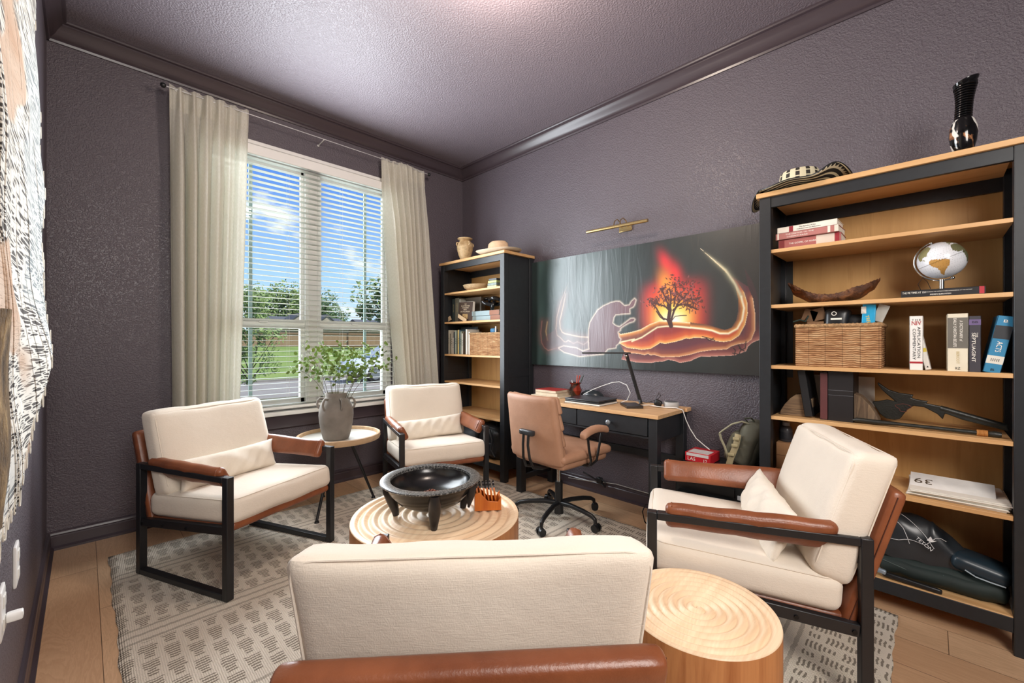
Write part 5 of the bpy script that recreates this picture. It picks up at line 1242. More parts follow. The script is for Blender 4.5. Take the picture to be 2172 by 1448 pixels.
# shelf 3
S3B = 'slim books on the third shelf of the corner bookcase'
b = MB(); fr = thing('framed_picture', 'black framed picture standing behind the slim books of the corner bookcase', 'framed picture', (2.70, 3.28, S3))
b.box(2.70, 2.712, 3.14, 3.405, S3, S3 + .27); b.build('frame', plain('#3c3f44', .3), fr, bevel=.003)
b = MB(); b.box(2.697, 2.70, 3.155, 3.39, S3 + .015, S3 + .255); b.build('picture', plain('#5a6570', .2, 0, .4, 6), fr)
yy = 3.405
for i, (w_, h_, c_, lab) in enumerate(((.022, .235, '#cfc7b5', 'cream slim book at the outer end of the third shelf of the corner bookcase'), (.020, .20, '#8a8576', 'grey slim book next to the outermost cream one'), (.026, .225, '#b9b2a2', 'stone coloured paperback with dark title on the third shelf'),
     (.018, .16, '#d8d0c0', 'short white paperback on the third shelf of the corner bookcase'), (.020, .215, '#40464a', 'slate slim book in the third shelf row'), (.022, .23, '#9fa696', 'grey-green slim book in the third shelf row'),
     (.020, .22, '#5d5e4c', 'olive slim book in the third shelf row'), (.024, .235, '#c1a76a', 'mustard slim book in the third shelf row'), (.018, .235, '#3a5560', 'teal slim book in the third shelf row'), (.022, .22, '#8b8f7e', 'sage slim book near the white paperbacks'), (.016, .20, '#e0dccf', 'thin white book in front of the picture frame'), (.018, .215, '#57493a', 'brown slim book beside the white pair'))):
    book(lab, yy, 2.545, S3, w_ - .001, h_, .14, c_, group=S3B, titles=(('III', .5, .55, .009, 'D', M_INKK, .05),)); yy -= w_
book('tall white paperback next to the woven basket, outer of the pair', 3.128, 2.54, S3, .022, .238, .15, '#e4e1d8', group=S3B, lean=0)
book('tall white paperback touching the woven basket of the corner bookcase', 3.100, 2.55, S3, .022, .215, .15, '#ddd9cf', group=S3B)
# backpack on bottom shelf of the corner bookcase
bp = thing('black_backpack', 'black backpack slumped on the bottom shelf of the corner bookcase', 'backpack', (2.64, 2.80, SB))
b = MB(); b.rbox(.22, .30, .30, .07, Matrix.Translation((2.66, 2.83, SB + .15)) @ Matrix.Rotation(R(6), 4, 'X'), cuts=12, puff=(.02, .01, .01), warp=lambda co, c: (co[0] + .008 * math.sin(c[1] * 7 + c[2] * 5), co[1] + .006 * math.sin(c[2] * 8), co[2])); b.build('pack_body', plain('#1c1e22', .45, 0, .3, 8), bp, smooth=80)
b = MB(); b.tube([(2.60, 2.76, SB + .30), (2.59, 2.75, SB + .335), (2.60, 2.72, SB + .34), (2.61, 2.70, SB + .30)], .007, 8); b.build('grab_loop', M_DARKP, bp)
b = MB(); b.tube([(2.53, 2.78, SB + .27), (2.525, 2.74, SB + .19), (2.53, 2.76, SB + .10), (2.54, 2.72, SB + .04)], .012, 8, flat=.35); b.build('shoulder_strap', plain('#2b2e33', .5), bp)
b = MB(); b.rbox(.03, .20, .13, .02, Matrix.Translation((2.545, 2.84, SB + .10)), cuts=8, puff=(.01, 0, 0)); b.build('front_pocket', plain('#24272c', .4), bp, smooth=80)
b = MB(); b.rbox(.16, .22, .22, .05, Matrix.Translation((2.66, 3.18, SB + .11)), cuts=10, puff=(.015, .0, .01)); tag(b.build('grey_bag', plain('#3f4348', .6, 0, .2, 9), smooth=80), 'soft grey bag beside the black backpack on the corner bookcase', 'bag')

# ---------------------------------------------------------------- painting (millimetres from its upper inner corner)
L0=[(903,843),(980,853),(1031,861),(1144,860),(1173,853),(1231,847),(1266,834),(1314,841),(1348,853),(1420,838),(1446,824),(1484,807),(1545,805),(1691,795),(1757,767),(1768,737),(1795,713),(1832,697),(1832,602),(1827,485),(1811,402),(1790,341),(1747,259)]
L1=[(929,784),(974,796),(991,794),(1038,797),(1092,806),(1118,797),(1137,806),(1166,803),(1217,817),(1341,812),(1420,795),(1484,775),(1557,764),(1646,757),(1674,738),(1719,723),(1763,716),(1787,696),(1807,640),(1807,543),(1795,448),(1768,375)]
L2=[(883,720),(948,754),(1024,765),(991,758),(1069,768),(1137,760),(1181,735),(1209,718),(1245,724),(1314,711),(1361,698),(1391,687),(1414,691),(1446,682),(1521,687),(1569,704),(1628,711),(1674,704),(1719,671),(1752,606),(1766,535),(1763,469),(1747,409),(1708,339),(1654,282)]
L2top=[(893,714),(1012,691),(991,707),(1069,679),(1144,634),(1188,608),(1252,602),(1314,604),(1420,616)]
L3=[(1314,604),(1420,616),(1509,628),(1557,638),(1605,658),(1657,659),(1708,629),(1736,576),(1747,504),(1730,431),(1697,356),(1640,259),(1557,173),(1471,84)]
L4=[(1420,581),(1515,596),(1575,615),(1634,635),(1674,622),(1702,577),(1714,515),(1712,442)]
band=[(879,637),(899,652),(980,639),(1062,620),(1069,615),(1129,585),(1202,563)]
fig=[(612,708),(612,608),(623,558),(652,516),(696,462),(746,434),(815,411),(856,405),(889,407),(909,423),(929,442),(971,439),(987,414),(1012,394),(1023,405),(1012,438),(1002,452),(971,465),(974,500),(922,500),(856,503),(839,523),(828,568),(856,589),(889,599),(929,574),(980,540),(1006,539),(1015,547),(1006,559),(968,569),(922,591),(889,614),(896,620),(873,637),(883,678),(899,690),(883,720),(859,738),(856,755),(788,765),(746,805),(630,817),(524,829),(365,797),(306,764),(357,747),(493,762),(555,787),(616,770)]
w1=[(430,182),(389,257),(332,370),(289,501),(277,601),(289,655),(323,675),(365,711),(385,713),(406,698),(462,724),(501,711),(563,733),(612,705)]
w2=[(381,308),(344,450),(319,535),(323,595),(344,629),(373,642),(524,670),(612,674)]
w3=[(118,529),(103,632),(114,715),(150,763),(190,786),(323,754)]
w4=[(181,538),(163,619),(181,694)]
trunk=[[(1287,603),(1269,559),(1280,492),(1269,458)],[(1294,603),(1287,566),(1307,500),(1334,455)],[(1266,559),(1231,547),(1206,516),(1181,473),(1155,444)],[(1238,558),(1209,536),(1181,494)],[(1280,499),(1245,463),(1195,446),(1144,429)],[(1300,493),(1341,462),(1381,458),(1420,473),(1459,495)],[(1269,458),(1248,409),(1224,353),(1209,338)],[(1283,479),(1287,398),(1280,351)],[(1307,467),(1321,387),(1314,307)],[(1328,454),(1381,405),(1433,357)],[(1287,573),(1314,537),(1355,532),(1394,533)],[(1341,459),(1420,421),(1459,430)]]
crown=[(1173,404),(1217,338),(1245,381),(1280,371),(1314,300),(1368,319),(1420,343),(1334,388),(1381,392),(1433,396),(1459,424),(1420,447),(1355,430),(1300,413),(1259,423),(1144,429),(1446,481),(1394,459),(1209,440)]
flame=[(1300,560),(1287,519),(1307,487),(1245,273),(1217,119),(1314,227),(1307,360)]
bush=[[(1496,676),(1545,689),(1575,701)],[(1521,685),(1539,701),(1569,686)],[(1691,792),(1697,762),(1686,750)],[(1719,780),(1730,756),(1714,732)],[(1730,762),(1752,749),(1757,708)],[(1747,767),(1719,750)],[(1680,781),(1714,786)]]
def dpoly(X, Y, pts, closed=False):
    d = np.full(X.shape, 1e9); n = len(pts)
    for i in range(n if closed else n - 1):
        ax, ay = pts[i]; bx, by = pts[(i + 1) % n]; vx, vy = bx - ax, by - ay; l2 = vx * vx + vy * vy + 1e-9
        t_ = np.clip(((X - ax) * vx + (Y - ay) * vy) / l2, 0, 1); d = np.minimum(d, (X - ax - t_ * vx) ** 2 + (Y - ay - t_ * vy) ** 2)
    return np.sqrt(d)
PW, PHT = 2000, 913
nx, ny = 700, 320
xs = np.linspace(0, PW, nx + 1); ys = np.linspace(0, PHT, ny + 1); PX, PY = np.meshgrid(xs, ys, indexing='ij')
def sm(a, b, x):
    t_ = np.clip((x - a) / (b - a), 0, 1); return t_ * t_ * (3 - 2 * t_)
def C(h): return np.array(srgb(h)[:3])
img = np.zeros((nx + 1, ny + 1, 3)); u_ = np.clip(PX / 1100, 0, 1)[..., None]
img[:] = C('#415857') * (1 - u_) + C('#1f2625') * u_  # lighter teal at left paints the window glare into the canvas
img = img * (1 - .35 * sm(1250, 1850, PX))[..., None] + C('#2f2624') * (.35 * sm(1250, 1850, PX))[..., None]
img *= (1 + .16 * np.sin(PX / 46 + 1.3 * np.sin(PY / 130)) * sm(1100, 500, PX) + .05 * np.sin(PX / 17 + PY / 60))[..., None]  # wavy tone, strongest inside the painted glare at left
img *= (1 - .75 * sm(95, 45, PX))[..., None]  # dark left strip paints where the bookcase blocks the window reflection
def glow(img, poly, line, cols, w, alpha=1.0):
    """fill poly, bright at 'line' and fading inwards"""
    m = inpoly(PX, PY, poly) if poly else np.ones(PX.shape, bool)
    d = dpoly(PX, PY, line); st_ = np.array([0, 5, w * .22, w * .55, w]); cc = np.array([C(c) for c in cols])
    col = np.stack([np.interp(d, st_, cc[:, k]) for k in range(3)], -1)
    a = (m * alpha)[..., None]; return img * (1 - a) + col * a
# flame
def blob(cx, cy, rx, ry, ang=0, p=2.0):
    ca, sa = math.cos(ang), math.sin(ang); x = (PX - cx) * ca + (PY - cy) * sa; y = -(PX - cx) * sa + (PY - cy) * ca
    return np.exp(-((np.abs(x / rx) ** p + np.abs(y / ry) ** p)))
def over(img, c, a):
    a = np.clip(a, 0, 1)[..., None]; return img * (1 - a) + C(c) * a
img = over(img, '#b81c28', 1.3 * blob(1300, 485, 205, 175, 0, 4.5)); img = over(img, '#c6202e', 1.1 * blob(1250, 165, 36, 85, -.45)); img = over(img, '#d0262c', 1.2 * blob(1310, 250, 45, 80, -.35))
img = over(img, '#c8202a', blob(1190, 400, 60, 110, .5)); img = over(img, '#dd6426', 1.15 * blob(1290, 505, 160, 140, 0, 3)); img = over(img, '#ef8d33', 1.2 * blob(1255, 330, 48, 105, -.25))
img = over(img, '#efc93f', 1.2 * blob(1295, 535, 122, 95, 0, 3)); img = over(img, '#f6ecb0', 1.2 * blob(1290, 560, 85, 62)); img = over(img, '#fdf8e4', 1.1 * blob(1300, 570, 55, 40))
hill = L2top + L3[1:9] + [(1760, 690), (1600, 730), (900, 740)]
img = glow(img, [(879, 637), (899, 652)] + band[2:] + L4[:5] + [(1702, 577), (1714, 515), (1712, 442), (1730, 431), (1747, 504), (1736, 576), (1708, 640), (1605, 665), (1420, 640), (1200, 700), (900, 740)], band[1:] + L4, ['#f3e3c0', '#e9b77a', '#c9803c', '#8a4526', '#6a3422'], 60)
img = glow(img, L0 + L1[::-1], L0[:18], ['#e9bfae', '#b57062', '#7a3f3f', '#54292f', '#3a2328'], 120, .92)
img = glow(img, L1 + L2[::-1], L1[:21], ['#f0d2ae', '#cf8d5c', '#8a4638', '#63303a', '#552a32'], 110, .95)
img = glow(img, L2 + L3[::-1][1:] + L2top[::-1][3:], L2[:23], ['#f7e2b8', '#eaa658', '#c9582c', '#93302a', '#7c2c2c'], 120)
img = glow(img, [(1420, 616)] + L3[2:] + [(1471, 84), (1600, 225), (1690, 330), (1712, 442), (1714, 515), (1702, 577), (1674, 622), (1634, 635), (1575, 615), (1515, 596), (1420, 581)], L3[1:], ['#fbeecb', '#f0c887', '#c98240', '#7c4a30', '#54382c'], 46)
d = dpoly(PX, PY, L3[9:]); img = over(img, '#f4e6c0', .9 * np.exp(-(d / 7) ** 2) * sm(84, 300, PY)); img = over(img, '#9d9a7c', .5 * np.exp(-(d / 20) ** 2) * sm(90, 330, PY))
img = over(img, '#f7e2b8', np.exp(-(dpoly(PX, PY, L2top) / 5) ** 2)); img = over(img, '#fbeecb', .9 * np.exp(-(dpoly(PX, PY, L3[:10]) / 5) ** 2))
for ln, c, w in ((w1, '#cbb5a5', 4.5), (w2, '#cbb8a2', 5), (w3, '#b08078', 5), (w4, '#cdb48a', 7)):
    d = dpoly(PX, PY, ln); img = over(img, '#7b5a58', .5 * np.exp(-(d / 34) ** 2) * sm(200, 420, PY)); img = over(img, c, .75 * np.exp(-(d / w) ** 2) * sm(180, 480, PY))
m = inpoly(PX, PY, [(277, 601), (289, 655), (365, 711), (612, 705), (612, 800), (330, 790), (150, 763), (114, 715), (180, 650)]); img = over(img, '#6c5358', .6 * m)
m = inpoly(PX, PY, fig); d = dpoly(PX, PY, fig, True); img = over(img, '#d9c9b8', .7 * np.exp(-(d / 8) ** 2)); img = np.where((m & (d > 2))[..., None], C('#664e55') * (1 - .25 * sm(700, 1000, PX))[..., None] + C('#7a3b3e') * (.25 * sm(700, 1000, PX))[..., None], img)
for tr_, w in zip(trunk, (13, 7, 5, 3.5, 5, 5, 5, 5, 5, 4, 2.5, 4)):
    d = dpoly(PX, PY, tr_); img = over(img, '#3d1a14', sm(w + 2, w - 1, d))
rg = random.Random(4)
for cx, cy in crown:
    for k in range(26):
        x0 = cx + rg.gauss(0, 26); y0 = cy + rg.gauss(0, 20); a = rg.uniform(0, 6.28); l_ = rg.uniform(7, 15); x1 = x0 + l_ * math.cos(a); y1 = y0 + l_ * math.sin(a)
        i0, i1 = max(0, int((min(x0, x1) - 8) / PW * nx)), min(nx, int((max(x0, x1) + 8) / PW * nx) + 1); j0, j1 = max(0, int((min(y0, y1) - 8) / PHT * ny)), min(ny, int((max(y0, y1) + 8) / PHT * ny) + 1)
        sx, sy = PX[i0:i1, j0:j1], PY[i0:i1, j0:j1]; d = dpoly(sx, sy, [(x0, y0), (x1, y1)]); a_ = (sm(4.2, 2.2, d))[..., None]; img[i0:i1, j0:j1] = img[i0:i1, j0:j1] * (1 - a_) + C('#4c2018' if rg.random() < .8 else '#8a4a4a') * a_
for bb in bush:
    d = dpoly(PX, PY, bb); img = over(img, '#2c1716', sm(4, 2, d))
pt = thing('canvas_painting', 'wide dark canvas of a glowing tree and a bowed figure hung above the desk', 'painting', (2.85, 1.56, .995))
gx = 2.842
co = np.zeros((nx + 1, ny + 1, 3)); co[..., 0] = gx + .0015 * np.sin(PX / 90 + 2 * np.sin(PY / 200)) * sm(1100, 500, PX); co[..., 1] = 2.558 - PX / 1000; co[..., 2] = 1.908 - PY / 1000
me = bpy.data.meshes.new('painted_canvas'); ii, jj = np.meshgrid(np.arange(nx), np.arange(ny), indexing='ij'); a0 = (ii * (ny + 1) + jj).ravel(); fs = np.stack([a0, a0 + 1, a0 + ny + 2, a0 + ny + 1], -1)
me.vertices.add((nx + 1) * (ny + 1)); me.vertices.foreach_set('co', co.reshape(-1)); me.loops.add(fs.size); me.loops.foreach_set('vertex_index', fs.ravel()); me.polygons.add(len(fs)); me.polygons.foreach_set('loop_start', np.arange(len(fs)) * 4); me.polygons.foreach_set('loop_total', np.full(len(fs), 4)); me.update(); me.validate()
paint_attr(me, img.reshape(-1, 3)); t = attr_mat('painted_canvas', .33, .9)
w = t.noise(t.map((220, 220, 220)), 1, 2); f = t.noise(t.map((1, 6, .8)), 1.8, 3, .6, 1.2); t.bump(t.math('ADD', t.math('MULTIPLY', w, .25), t.math('MULTIPLY', f, 1.6)), .13, .008)
me.materials.append(t.m); me.polygons.foreach_set('use_smooth', [True] * len(me.polygons))
o = bpy.data.objects.new('painted_canvas', me); COL.objects.link(o); attach(o, pt)
b = MB(); b.box(gx + .003, 2.878, .56, 2.556, .997, 1.906); b.build('stretcher_frame', plain('#1c1c1c', .7), pt)

# picture light above it
pl = thing('picture_light', 'brass bar picture light on the wall above the painting', 'picture light', (2.80, 1.64, 2.03))
b = MB(); b.tube([(2.74, 1.893, 2.046), (2.74, 1.64, 2.042), (2.74, 1.39, 2.037)], .0125, 16); b.build('lamp_tube', M_BRASS, pl)
b = MB(); b.box(2.868, 2.88, 1.585, 1.69, 2.03, 2.085); b.build('wall_plate', M_BRASS, pl, bevel=.002)
for y in (1.665, 1.615):
    b = MB(); b.tube([(2.868, y, 2.06), (2.84, y, 2.10), (2.80, y, 2.112), (2.765, y, 2.09), (2.748, y, 2.05)], .004, 8); b.build('curved_arm', M_BRASS, pl)

# ---------------------------------------------------------------- desk
dk = thing('writing_desk', 'black desk with pale pine top and a small drawer under the painting', 'desk', (2.64, 1.75, 0))
DX0, DX1, DY0, DY1 = 2.405, 2.868, 1.155, 2.355
b = MB(); b.box(DX0, DX1 - .02, DY0, DY1, .733, .757); b.build('desk_top', wood('pine_desk_top', '#cfa070', '#e3bb8a', 1, 1.4, .4, 3), dk, bevel=.002)
b = MB(); b.box(DX1 - .07, DX1, DY0 - .012, DY1 + .012, .735, .759); b.build('rear_top_strip', M_PINE_TOP, dk, bevel=.002)
for y in (DY0 + .012, DY1 - .067):
    for x in (DX0 + .012, DX1 - .067):
        b = MB(); b.box(x, x + .055, y, y + .055, 0, .733); b.build('leg', M_BBK, dk, bevel=.002)
for y in (DY0 + .03, DY1 - .05):
    b = MB(); b.box(DX0 + .067, DX1 - .067, y, y + .02, .58, .733); b.build('side_apron', M_BBK, dk, bevel=.001)
    b = MB(); b.box(DX0 + .067, DX1 - .067, y, y + .02, .10, .14); b.build('side_stretcher', M_BBK, dk, bevel=.001)
b = MB(); b.box(DX0 + .03, DX0 + .045, DY0 + .067, DY1 - .067, .605, .733); b.box(DX0 + .018, DX0 + .045, DY0 + .067, DY1 - .067, .603, .615); b.build('front_apron', M_BBK, dk, bevel=.001)
b = MB(); b.box(DX1 - .06, DX1 - .04, DY0 + .067, DY1 - .067, .38, .43); b.build('rear_stretcher', M_BBK, dk, bevel=.001)
for y0, y1 in ((DY0 + .075, 1.752), (1.760, DY1 - .075)):
    b = MB(); b.box(DX0 + .012, DX0 + .032, y0, y1, .620, .728); dr = b.build('drawer', M_BBK, dk, bevel=.002)
    b = MB(); yc = (y0 + y1) / 2; b.cyl((DX0 + .012, yc, .676), (DX0 - .006, yc, .676), .006, n=12); b.sph((DX0 - .012, yc, .676), (.011, .017, .017), u=18, v=12); b.build('knob', plain('#8e9499', .3, .4), dr)
ZD = .757
# desk lamp
dl = thing('desk_lamp', 'slim black desk lamp with a long flat head standing on the desk', 'desk lamp', (2.62, 1.44, ZD))
MR = Matrix.Translation((2.615, 1.445, ZD)) @ Matrix.Rotation(R(45), 4, 'Z')
b = MB(); b.M = MR; b.box(-.085, .085, -.055, .055, 0, .018); b.build('base', plain('#2b2420', .3, 0, .1, 10), dl, bevel=.003)
b = MB(); b.cyl((2.66, 1.40, ZD + .02), (2.67, 1.412, ZD + .05), .012, n=14); b.build('lower_hinge', M_DARKP, dl)
b = MB(); p0, p1 = Vector((2.665, 1.405, ZD + .03)), Vector((2.60, 1.475, 1.115)); b.tube([p0, p0.lerp(p1, .5), p1], .013, 4, flat=.5); b.build('arm', M_DARKP, dl, smooth=20)
b = MB(); b.sph(p1 + Vector((0, 0, -.012)), .012, u=14, v=10); b.build('upper_hinge', M_CHROME, dl)
b = MB(); hd = Vector((-.66, .70, 0)).normalized(); b.box(-.025, .30, -.022, .022, -.004, .005, Matrix.Translation(p1 + Vector((0, 0, .006))) @ Matrix.Rotation(math.atan2(hd.y, hd.x), 4, 'Z')); b.build('head', M_DARKP, dl, bevel=.002)
# laptop + notebook
o = thing('laptop', 'closed black laptop on a white notebook on the desk', 'laptop', (2.60, 1.76, ZD + .010))
b = MB(); b.box(2.478, 2.715, 1.615, 1.905, ZD + .010, ZD + .022); b.build('laptop_base', plain('#202326', .35), o, bevel=.004)
b = MB(); b.box(2.476, 2.715, 1.613, 1.907, ZD + .024, ZD + .034); b.build('laptop_lid', plain('#2b2f33', .28, 0, .1, 10, .6), o, bevel=.004, bseg=3)
b = MB(); b.box(2.495, 2.700, 1.640, 1.885, ZD + .0215, ZD + .0245); b.build('hinge_gap', M_DARKP, o)
o = thing('notebook', 'white notebook under the closed black laptop', 'notebook', (2.59, 1.76, ZD))
b = MB(); b.box(2.468, 2.70, 1.603, 1.90, ZD + .001, ZD + .009); b.build('page_block', M_PAPER, o, bevel=.001)
b = MB(); b.box(2.464, 2.703, 1.60, 1.903, ZD, ZD + .002); b.build('back_cover', plain('#3a3d42', .5), o)
b = MB(); b.lathe([(0, 0), (.075, 0), (.078, .01), (.07, .035), (.045, .060), (.0, .068)], (2.79, 1.88, ZD), n=32, cap=False, fn=lambda q, a, r_, z: (q.x * .8, q.y * 1.35, q.z)); tag(b.build('dark_dome', plain('#2a3034', .25, 0, .1, 8), smooth=80), 'rounded black desk gadget behind the closed laptop', 'gadget')
b = MB(); b.tube([(2.70, 1.93, ZD + .008), (2.72, 1.90, ZD + .04), (2.74, 1.84, ZD + .075), (2.78, 1.78, ZD + .105), (2.79, 1.70, ZD + .135), (2.79, 1.64, ZD + .145), (2.79, 1.58, ZD + .125), (2.78, 1.545, ZD + .07), (2.75, 1.555, ZD + .02), (2.71, 1.58, ZD + .006)], .0028, 8); tag(b.build('white_cable', M_WHITE, smooth=180), 'white cable looping above the closed laptop', 'cable')
# notebooks stack, pot
for i, (lab, hexc, y0, y1, x0, x1, z0, h_) in enumerate((('loose papers, lowest of the pile at the far end of the desk', '#d5c9ba', 2.04, 2.33, 2.58, 2.80, 0, .010), ('cream paperback under the red notebook on the desk', '#b9a489', 2.075, 2.30, 2.60, 2.78, .0105, .024), ('red notebook on top of the pile beside the red pot', '#a8322c', 2.09, 2.30, 2.60, 2.775, .036, .020))):
    o = thing(('paper_pad', 'paperback', 'notebook')[i], lab, ('paper', 'book', 'notebook')[i], ((x0 + x1) / 2, (y0 + y1) / 2, ZD + z0))
    b = MB(); b.box(x0, x1, y0, y1, ZD + z0, ZD + z0 + h_ - .003 if i else ZD + h_); b.build('page_block', plain('#cdbfa8', .8), o)
    if i:
        b = MB(); b.box(x0 - .002, x1 + .002, y0 - .002, y1 + .002, ZD + z0 + h_ - .003, ZD + z0 + h_); b.build('cover', plain(hexc, .5), o, bevel=.001)
po = thing('pen_pot', 'faceted red and black glazed pot holding pens on the desk', 'pen pot', (2.745, 2.005, ZD))
t = NT('red_black_glaze'); n = t.noise(t.map((8, 8, 8)), 1, 2); t.base(t.ramp(n, [(.46, srgb('#7c2614')), (.50, srgb('#2a1c18'))])); t.set(Roughness=.15)
b = MB(); b.lathe([(0, 0), (.030, 0), (.036, .02), (.052, .055), (.040, .085), (.036, .10), (.050, .118), (.044, .118), (.032, .1), (.03, .03), (0, .02)], (2.745, 2.005, ZD), n=8, cap=False); b.build('pot_body', t.m, po, smooth=20)
for k, (dx, dy, c_, lab) in enumerate(((.01, -.022, '#c63a2c', 'red pencil, more upright of the two in the glazed pot'), (.0, -.012, '#d0604a', 'orange-red pencil leaning in the glazed pot'), (.02, -.038, '#3e4a44', 'dark green pen leaning toward the desk lamp in the glazed pot'), (-.01, .018, '#cfd0d2', 'silver pen at the window side of the glazed pot'))):
    b = MB(); b.cyl((2.745, 2.005, ZD + .03), (2.745 + dx * 1.4, 2.005 + dy * 1.5, ZD + (.175 if k < 3 else .135)), .0045, n=8); tag(b.build('pencil' if k < 2 else 'pen', plain(c_, .4)), lab, 'pen', 'pens in the glazed pot')
# speaker puck, black gadget, cables
o = thing('smart_speaker', 'small round grey and white speaker at the end of the desk', 'speaker', (2.77, 1.225, ZD))
b = MB(); b.lathe([(0, .002), (.045, .002), (.049, .008), (.049, .034), (.044, .040), (0, .041)], (2.765, 1.235, ZD), n=40, cap=False); b.build('speaker_body', plain('#b5b3b0', .5), o, smooth=50)
b = MB(); b.lathe([(0, .041), (.042, .0405), (.040, .0425), (0, .043)], (2.765, 1.235, ZD), n=40, cap=False); b.build('speaker_top', plain('#5a5b5d', .5), o)
b = MB(); b.rbox(.03, .05, .045, .012, Matrix.Translation((2.72, 1.305, ZD + .028)) @ Matrix.Rotation(.4, 4, 'X'), cuts=5); tag(b.build('charger', M_DARKP, smooth=70), 'small black charger beside the round speaker on the desk', 'charger')
b = MB(); b.tube([(2.74, 1.45, ZD + .004), (2.78, 1.40, ZD + .02), (2.80, 1.35, ZD + .04), (2.77, 1.31, ZD + .075), (2.75, 1.315, ZD + .09), (2.74, 1.33, ZD + .06), (2.73, 1.335, ZD + .01)], .0022, 6); tag(b.build('black_cable', M_DARKP, smooth=180), 'thin black cable coiled beside the desk lamp', 'cable')
b = MB(); b.tube([(2.69, 1.40, ZD + .006), (2.70, 1.36, ZD + .012), (2.69, 1.30, ZD + .010), (2.70, 1.24, ZD + .008), (2.72, 1.18, ZD + .010), (2.735, 1.145, ZD - .002), (2.74, 1.125, .69), (2.74, 1.10, .64), (2.735, 1.06, .585), (2.72, 1.00, .55), (2.70, .965, .537)], .003, 8); tag(b.build('white_cable', M_WHITE, smooth=180), 'white cable draped from the desk end down to the printer', 'cable')

# ---------------------------------------------------------------- printer stand, printer, box, backpack
ps_ = thing('low_stand', 'low black stand under the printer beside the desk', 'stand', (2.64, .90, 0))
b = MB(); b.box(2.42, 2.86, .675, 1.125, .235, .255); b.build('stand_top', M_BBK, ps_, bevel=.002)
for x in (2.43, 2.81):
    for y in (.685, 1.075):
        b = MB(); b.box(x, x + .04, y, y + .04, 0, .235); b.build('leg', M_BBK, ps_)
pr_ = thing('printer', 'black inkjet printer with paper in its tray between desk and bookcase', 'printer', (2.64, .90, .255))
b = MB(); b.box(2.53, 2.85, .690, 1.105, .257, .43); b.build('printer_body', plain('#16191c', .35, 0, .1, 8), pr_, bevel=.01, bseg=3)
b = MB(); b.box(2.545, 2.85, .700, 1.095, .43, .468); b.build('scanner_lid', plain('#1d2023', .25), pr_, bevel=.008, bseg=3)
b = MB(); b.box(0, .12, -.145, .145, 0, .006, Matrix.Translation((2.42, .93, .300)) @ Matrix.Rotation(R(-6), 4, 'Y')); b.box(2.522, 2.532, .77, 1.08, .335, .385); b.build('output_tray', plain('#101214', .3), pr_)
b = MB(); b.box(2.523, 2.53, .72, .755, .330, .352); b.build('button', plain('#c9cbcd', .4), pr_)
text('printer_sticker', 'P', .018, wallM(2.529, .715, .285), M_INKW, pr_)
b = MB(); b.box(0, .21, -.135, .135, 0, .0015, Matrix.Translation((2.365, .935, .289)) @ Matrix.Rotation(R(-4), 4, 'Y')); tag(b.build('printed_sheet', M_PAPER), 'white sheet of paper sticking out of the printer tray', 'paper')
o = thing('ornament_box', 'clear edged red and white carton on top of the printer', 'box', (2.68, 1.0, .468))
b = MB(); b.box(2.60, 2.76, .925, 1.075, .4695, .525); b.build('carton', plain('#c4232f', .35, 0, .05, 10), o, bevel=.003)
b = MB(); b.box(2.61, 2.70, .94, 1.06, .525, .5265); b.box(2.5985, 2.600, .935, 1.065, .505, .522); b.build('white_panel', plain('#dcd8d8', .4), o)
text('carton_lettering', 'LAS', .03, wallM(2.5988, 1.035, .488), M_INKW, o); text('carton_lettering', '12', .026, wallM(2.5988, .955, .485), M_INKW, o)
bp = thing('olive_backpack', 'olive green tactical backpack leaning behind the printer against the bookcase', 'backpack', (2.75, .78, .468))
M_OLV = plain('#68675a', .85, 0, .15, 12, .3, .2); M_OLL = plain('#979279', .8, 0, .1, 20)
b = MB(); MP = Matrix.Translation((2.755, .755, .600)) @ Matrix.Rotation(R(18), 4, 'X')
b.rbox(.17, .12, .27, .045, MP, cuts=10, puff=(.01, .01, .01), warp=lambda co, c: (co[0] + .004 * math.sin(c[2] * 9), co[1] + .004 * math.sin(c[0] * 5 + c[2] * 7), co[2])); b.build('pack_body', M_OLV, bp, smooth=80)
b = MB(); b.rbox(.12, .05, .17, .02, MP @ Matrix.Translation((-.02, .07, -.04)), cuts=8, puff=(.0, .01, .01)); b.build('front_pocket', plain('#706f60', .85, 0, .15, 12, .3, .2), bp, smooth=80)
def strap(pts, w, mat, name):
    b = MB(); b.tube(pts, w, 8, flat=.28); b.build(name, mat, bp, smooth=80)
strap([(2.70, .745, .725), (2.69, .78, .735), (2.68, .83, .715), (2.67, .875, .675), (2.665, .895, .655)], .018, M_OLL, 'shoulder_strap')
strap([(2.665, .895, .655), (2.662, .885, .62), (2.66, .865, .58), (2.66, .85, .53), (2.66, .84, .48)], .007, M_OLL, 'webbing')
strap([(2.655, .790, .665), (2.652, .80, .60), (2.65, .825, .53), (2.65, .84, .475)], .017, plain('#ad9f7c', .7), 'side_strap')
for z, y in ((.640, .795), (.60, .803), (.545, .822)):
    b = MB(); b.rbox(.012, .036, .018, .004, Matrix.Translation((2.638, y, z)), cuts=3); b.build('buckle', plain('#a89c78', .4), bp)
b = MB(); b.tube([(2.70, .755, .735), (2.69, .765, .755), (2.70, .735, .76), (2.71, .72, .74)], .005, 8); b.build('grab_handle', plain('#4b4d3e', .8), bp)

